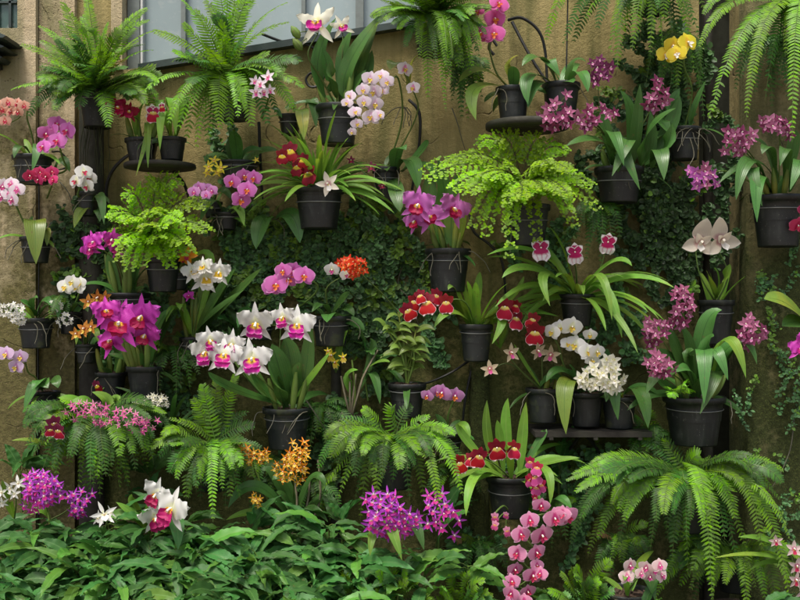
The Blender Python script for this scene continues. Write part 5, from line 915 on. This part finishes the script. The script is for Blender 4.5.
# fourth band
orchid('moth_orchid', 'lilac moth orchid with three blooms above a small dark pot and tag', (449, 434, 26, 456), Y=-.12, leaves=[(450, 432, 462, 424, 470, 440, 9, G_STRAP, .1), (446, 432, 440, 428, 436, 444, 9, G_STRAP)], sprays=[dict(k=k('phal', 'lilac', 'l_orange'), Y=-.24, via=[(448, 416)], f=[(455, 396, 19), (442, 393, 20), (437, 392, 16), (427, 396, 14)])], roots=6)
orchid('pansy_orchid', 'crimson pansy orchid low in the middle over upright pale leaves', (510, 475, 46, 516), Y=-.22, auto=[('strap', 14, 50, 90, 9, 20, 60, 1.5, 1.3)], leaves=[(500, 472, 488, 440, 487, 400, 10, G_STRAP, .03), (512, 472, 506, 430, 508, 398, 10, G_STRAP, .02), (520, 472, 522, 440, 526, 402, 10, G_STRAP, .02), (498, 474, 466, 440, 458, 424, 10, G_STRAP, .06), (504, 474, 500, 440, 497, 420, 8, G_STRAP, .05), (494, 474, 474, 478, 466, 516, 10, G_STRAP, .24), (516, 474, 550, 462, 580, 458, 9, G_STRAP, .1), (522, 474, 546, 470, 550, 505, 9, G_STRAP, .16), (518, 474, 540, 440, 545, 430, 8, G_STRAPD, .0)],
  sprays=[dict(k=k('milt', 'darkred', 'l_milt'), Y=-.38, via=[(496, 465)], f=[(459, 464, 21, 20), (479, 457, 22, 0), (497, 449, 24, 0), (514, 449, 20, -10), (471, 459, 16)], chain=False)])
orchid('pansy_orchid', 'drooping chain of magenta rose blooms beside the low crimson pansy orchid', base=(524, 484), Y=-.28, sprays=[dict(k=k('milt', 'crimson', 'l_pink'), Y=-.42, via=[(532, 462)], f=[(530, 462, 13), (537, 468, 15), (535, 477, 17), (530, 480, 14), (541, 485, 15), (536, 488, 15), (535, 498, 9)])])
orchid('spray_orchid', 'few tiny rose pink drops hanging beside the long pink spray', base=(512, 518), Y=-.24, sprays=[dict(k=k('milt', 'rose', 'l_pink'), Y=-.38, via=[(504, 506)], f=[(495, 517, 11), (495, 525, 10), (506, 515, 8), (507, 531, 11)])])
orchid('moth_orchid', 'long rose pink moth orchid spray hanging to the bottom edge in double rows', base=(548, 505), Y=-.28, leaves=[(550, 504, 560, 498, 572, 510, 11)], sprays=[dict(k=k('phal', 'rose', 'l_red'), Y=-.46, via=[(548, 504)], f=[(541, 506, 18), (555, 519, 24), (568, 517, 24), (562, 514, 18), (530, 521, 20), (542, 536, 25), (521, 535, 20), (537, 553, 20), (517, 554, 20), (533, 576, 22), (515, 570, 18), (528, 592, 18), (512, 582, 18), (540, 574, 16), (511, 594, 18), (537, 566, 16), (524, 602, 18), (510, 604, 18)])])
orchid('moth_orchid', 'pale pink moth orchid with frilly white blooms low at right', (626, 590, 50, 640), Y=-.40, leaves=[(630, 590, 645, 575, 655, 600, 14)], sprays=[dict(k=k('phal', 'palepink', 'l_pink'), Y=-.54, via=[(632, 585)], f=[(630, 566, 17), (627, 577, 17), (646, 568, 16), (660, 566, 16), (650, 577, 15), (662, 576, 15), (641, 574, 14), (655, 571, 14)], chain=False)])
orchid('moth_orchid', 'pale pink blooms with red centres at the bottom right edge', base=(818, 580), Y=-.3, leaves=[(816, 578, 780, 545, 738, 537, 8, G_STRAP, .12), (816, 576, 770, 556, 714, 558, 6, G_STRAP, .14), (816, 580, 780, 562, 750, 570, 6, G_STRAP, .1)], sprays=[dict(k=k('cymb', 'palepink', 'l_red'), Y=-.46, via=[(808, 560)], f=[(794, 549, 18), (797, 566, 18), (796, 580, 18), (776, 541, 14), (803, 592, 18)])])
orchid('reed_orchid', 'orange reed orchids on tall canes in three starry heads', base=(290, 535), Y=-.2, canes=[((292, 535), (297, 505), (294, 478), 'dry'), ((284, 535), (272, 510), (255, 470), 'bare'), ((300, 535), (308, 500), (310, 476), 'dry'), ((305, 535), (320, 500), (318, 460), 'dry'), ((278, 535), (268, 518), (258, 505), 'bare')], leaves=[(288, 515, 255, 486, 228, 508, 12, G_STRAPD, .1), (284, 520, 256, 512, 226, 520, 9, G_STRAP, .1), (296, 515, 312, 478, 326, 486, 11, G_STRAPD, .1), (294, 520, 276, 478, 262, 470, 10, G_STRAPD, .04), (296, 510, 284, 480, 272, 480, 10, G_STRAPD, .06), (298, 520, 310, 508, 328, 522, 9, G_STRAPD, .1), (292, 520, 286, 500, 276, 492, 10, G_STRAPD, .1), (300, 520, 318, 500, 336, 500, 9, G_STRAPD, .04), (290, 524, 264, 508, 244, 516, 9, G_STRAPD, .06)],
  clusters=[dict(k=k('spider', ['golden', 'orange'], 'l_yellow'), e=(293, 464, 17, 17), n=34, s=11, Y=-.34, b=(293, 500), via=[(294, 485)]), dict(k=k('spider', ['golden', 'orange'], 'l_yellow'), e=(252, 455, 14, 9), n=18, s=10, Y=-.32, b=(262, 485), via=[(255, 472)]), dict(k=k('spider', ['golden'], 'l_yellow'), e=(256, 499, 5, 6), n=7, s=9, Y=-.34, b=(262, 510))])
orchid('purple_orchid', 'bright purple flower mound at lower left above the leafy bed', base=(50, 520), Y=-.3, canes=[((50, 525), (48, 512), (45, 505), 'bare')], leaves=[(50, 518, 40, 510, 30, 515, 9, G_STRAP)], clusters=[dict(k=k('spider', ['purple', 'purple', 'magenta'], 'l_mag'), e=(42, 491, 22, 15), n=34, s=15, Y=-.44), dict(k=k('spider', 'purple', 'l_mag'), e=(79, 500, 12, 12), n=13, s=13, Y=-.40, via=[(65, 512)])])
orchid('purple_orchid', 'bright purple flower mound under the bright spreading fern', base=(396, 545), Y=-.34, leaves=[(392, 540, 388, 520, 402, 560, 14, G_STRAP, .22), (396, 542, 410, 520, 424, 550, 14, G_STRAPD, .18), (390, 542, 376, 530, 370, 556, 10, G_STRAP, .2)], clusters=[dict(k=k('spider', ['purple', 'magenta', 'purple'], 'l_mag'), e=(389, 516, 27, 18), n=36, s=17, Y=-.5)])
orchid('purple_orchid', 'loose purple starry blooms right of the purple mound under the fern', base=(436, 548), Y=-.32, leaves=[(436, 546, 450, 520, 470, 512, 12, G_STRAPD)], clusters=[dict(k=k('spider', ['purple', 'magenta'], 'l_mag'), e=(440, 515, 19, 20), n=15, s=17, Y=-.46)])
orchid('star_orchid', 'white starry blooms at the lower left edge beside the purple mound', base=(14, 520), Y=-.3, leaves=[(14, 518, 8, 500, 2, 480, 8, G_STRAP)], sprays=[dict(k=k('star', 'white', 'l_white'), Y=-.42, via=[(16, 505)], f=[(18, 483, 18), (10, 488, 18), (2, 492, 18), (2, 503, 14), (14, 494, 14)], chain=False)])
orchid('star_orchid', 'single white spidery bloom low in the leafy bed between purple and white cattleya', base=(106, 535), Y=-.34, sprays=[dict(k=k('spider', 'white', 'l_white'), Y=-.48, via=[(106, 526)], f=[(104, 514, 27, 14), (98, 518, 16), (111, 512, 15)], chain=False)])
orchid('cattleya_orchid', 'white cattleya with big crimson lips above the leafy bed', base=(156, 540), Y=-.3, bulbs=0, leaves=[(154, 538, 140, 520, 116, 502, 10, G_STRAP, .1), (156, 538, 150, 520, 150, 500, 11, G_STRAP, .1), (158, 538, 136, 510, 132, 494, 9, G_STRAP, .06), (160, 538, 174, 520, 178, 550, 16, G_BED, .2)],
  sprays=[dict(k=k('catt', 'white', 'l_wred'), Y=-.5, via=[(160, 525)], f=[(171, 510, 46, -8)], chain=False), dict(k=k('catt', 'white', 'l_wred'), Y=-.46, via=[(154, 525)], f=[(156, 518, 38, 16), (156, 495, 36, -14)], chain=False)])

for i, (P, lb) in enumerate((([(404, 262, -.02), (398, 285, -.05), (410, 300, -.06), (420, 330, -.03)], 'long grey root wandering down the wall left of the mauve cattleya pot'),
    ([(306, 400, -.2), (318, 418, -.2), (330, 438, -.12)], 'dry grey root slanting out of the white cattleya pot to the post'),
    ([(794, 420, -.1), (790, 450, -.11), (778, 478, -.12), (768, 492, -.1)], 'pale bent root dangling on the mossy column'),
    ([(690, 138, -.18), (694, 155, -.19), (688, 168, -.2), (684, 182, -.17)], 'knotted pale root dangling under the yellow moth orchid'),
    ([(452, 108, -.04), (458, 125, -.06), (462, 140, -.05), (466, 152, -.03)], 'thin brown root hanging from the shaded hanging fern'),
    ([(60, 182, -.03), (70, 196, -.06), (75, 220, -.04), (77, 235, -.03)], 'thin dry stem curving down beside the white pair on the pilaster'),
    ([(10, 462, -.07), (18, 458, -.1), (26, 468, -.1), (30, 478, -.06)], 'curled brown twig against the left pilaster above the white blooms'))):
    mb = MB(); mb.tube(cat([W(*q) for q in P], 6), .0022, .001, 5); tag(mb.build('hanging_root', ROOT), lb, 'root')
mb = MB(); a = W(449, 431, -.2)
M_ = Matrix.Translation(a) @ Matrix.Rotation(-.35, 4, 'X')
mb.box((-.042, -.0015, -.010), (.042, .0015, .010), 0, M_); mb.tube([a + V((0, .004, -.008)), a + V((0, .03, -.05))], .002, None, 5)
tag(mb.build('plant_tag', POTM, smooth=False), 'small black plant tag leaning out of the little pot under the lilac trio', 'tag')
# ================================================================ leafy bed
G1 = 'broad leaved plants filling the bed at the foot of the wall'
lab = 'low plant with broad ribbed green leaves in the bed along the foot of the wall'
spots = []
for row, (y0, Y, n) in enumerate(((529, -.36, 10), (552, -.46, 12), (578, -.54, 12), (606, -.62, 12))):
    for i in range(n): spots.append((-10 + i * 385 / n + (17 if row % 2 else 0) + U(-8, 8), y0 + U(-7, 7), Y + U(-.03, .03)))
spots += [(-14, 560, -.45), (-8, 590, -.52), (4, 575, -.5)]
for x, y, Y in spots:
    if x > 345 and y > 590: continue
    bed_plant(lab, x, y, Y, R.randint(24, 30), 45, 11, 46, G1, mw=(.76, .24), el=(-30, 50))
for x, y, Y, lb in ((468, 566, -.46, 'upright leafy plant with pointed leaves left of the long pink spray'), (400, 578, -.52, 'leafy plant with large dull leaves under the purple mound'), (425, 570, -.48, 'leafy plant with pale oval leaves under the loose purple blooms'), (640, 618, -.5, 'leafy plant at the bottom edge below the pale pink blooms'), (560, 600, -.44, 'leafy plant half hidden right of the long pink spray'), (760, 610, -.46, 'leafy plant at the bottom edge under the widest fern')):
    bed_plant(lb, x, y, Y, 11, 40, 13, 50, None, mw=(.6, .4), name='leafy_plant', el=(0, 70))
for x, y, Y, lb in ((368, 350, -.08, 'leafy plant hanging in the dark creeper beside the small leafed cane orchid'), (238, 330, -.07, 'leafy plant in the shade behind the row of magenta lipped white blooms'), (440, 520, -.16, 'dark leafy plant in the gap beside the low crimson pansy orchid pot'), (560, 455, -.08, 'dark leafy plant in the shade under the slatted wire shelf'), (150, 475, -.16, 'dark leafy plant between the two lower left ferns'), (20, 462, -.12, 'thin brownish leafed plant on the left wall above the white starry blooms'), (300, 525, -.26, 'dark leafy plant at the base of the orange reed orchids'), (250, 530, -.3, 'dark leafy plant right of the tall fern above the bed'), (340, 520, -.28, 'dark leafy plant between the reed orchids and the bright fern')):
    bed_plant(lb, x, y, Y, 9, 34, 12, 50, None, mats=(G_BED, G_STRAPD), mw=(.6, .4), name='leafy_plant', el=(10, 75))

# ================================================================ camera and light
cam = bpy.data.cameras.new('camera'); co = bpy.data.objects.new('camera', cam); col.objects.link(co)
cam.sensor_width = 36; cam.lens = 36 * D / (800 / PPM); cam.clip_end = 500; cam.clip_start = .05
co.location = (0, -D, CZ); co.rotation_euler = (math.pi / 2, 0, 0); scene.camera = co
SUN_EL, SUN_AZ = rad(66), rad(-25)     # azimuth from straight in front of the wall, towards the left
sd = V((math.sin(SUN_AZ) * math.cos(SUN_EL), -math.cos(SUN_AZ) * math.cos(SUN_EL), math.sin(SUN_EL)))
sl_ = bpy.data.lights.new('sun', 'SUN'); sl_.energy = 1.5; sl_.angle = rad(14); sl_.color = (1, .965, .91)
so = bpy.data.objects.new('sun', sl_); col.objects.link(so); so.rotation_euler = sd.to_track_quat('Z', 'Y').to_euler(); so.location = (-2, -3, 6)
w = bpy.data.worlds.new('World'); scene.world = w; w.use_nodes = True; nt = w.node_tree; nt.nodes.clear()
sk = nt.nodes.new('ShaderNodeTexSky'); sk.sky_type = 'NISHITA'; sk.sun_disc = False; sk.sun_elevation = SUN_EL; sk.sun_rotation = math.atan2(sd.x, sd.y); sk.dust_density = 6; sk.air_density = 1; sk.ozone_density = .6
bg = nt.nodes.new('ShaderNodeBackground'); bg.inputs[1].default_value = .1; wo = nt.nodes.new('ShaderNodeOutputWorld')
nt.links.new(sk.outputs[0], bg.inputs[0]); nt.links.new(bg.outputs[0], wo.inputs[0])
vs = scene.view_settings; vs.view_transform = 'Standard'; vs.look = 'None'; vs.exposure = 1.04; vs.gamma = 1; vs.use_curve_mapping = False
scene.cycles.use_denoising = True
scene.cycles.max_bounces = 8; scene.cycles.transmission_bounces = 4; scene.cycles.diffuse_bounces = 4
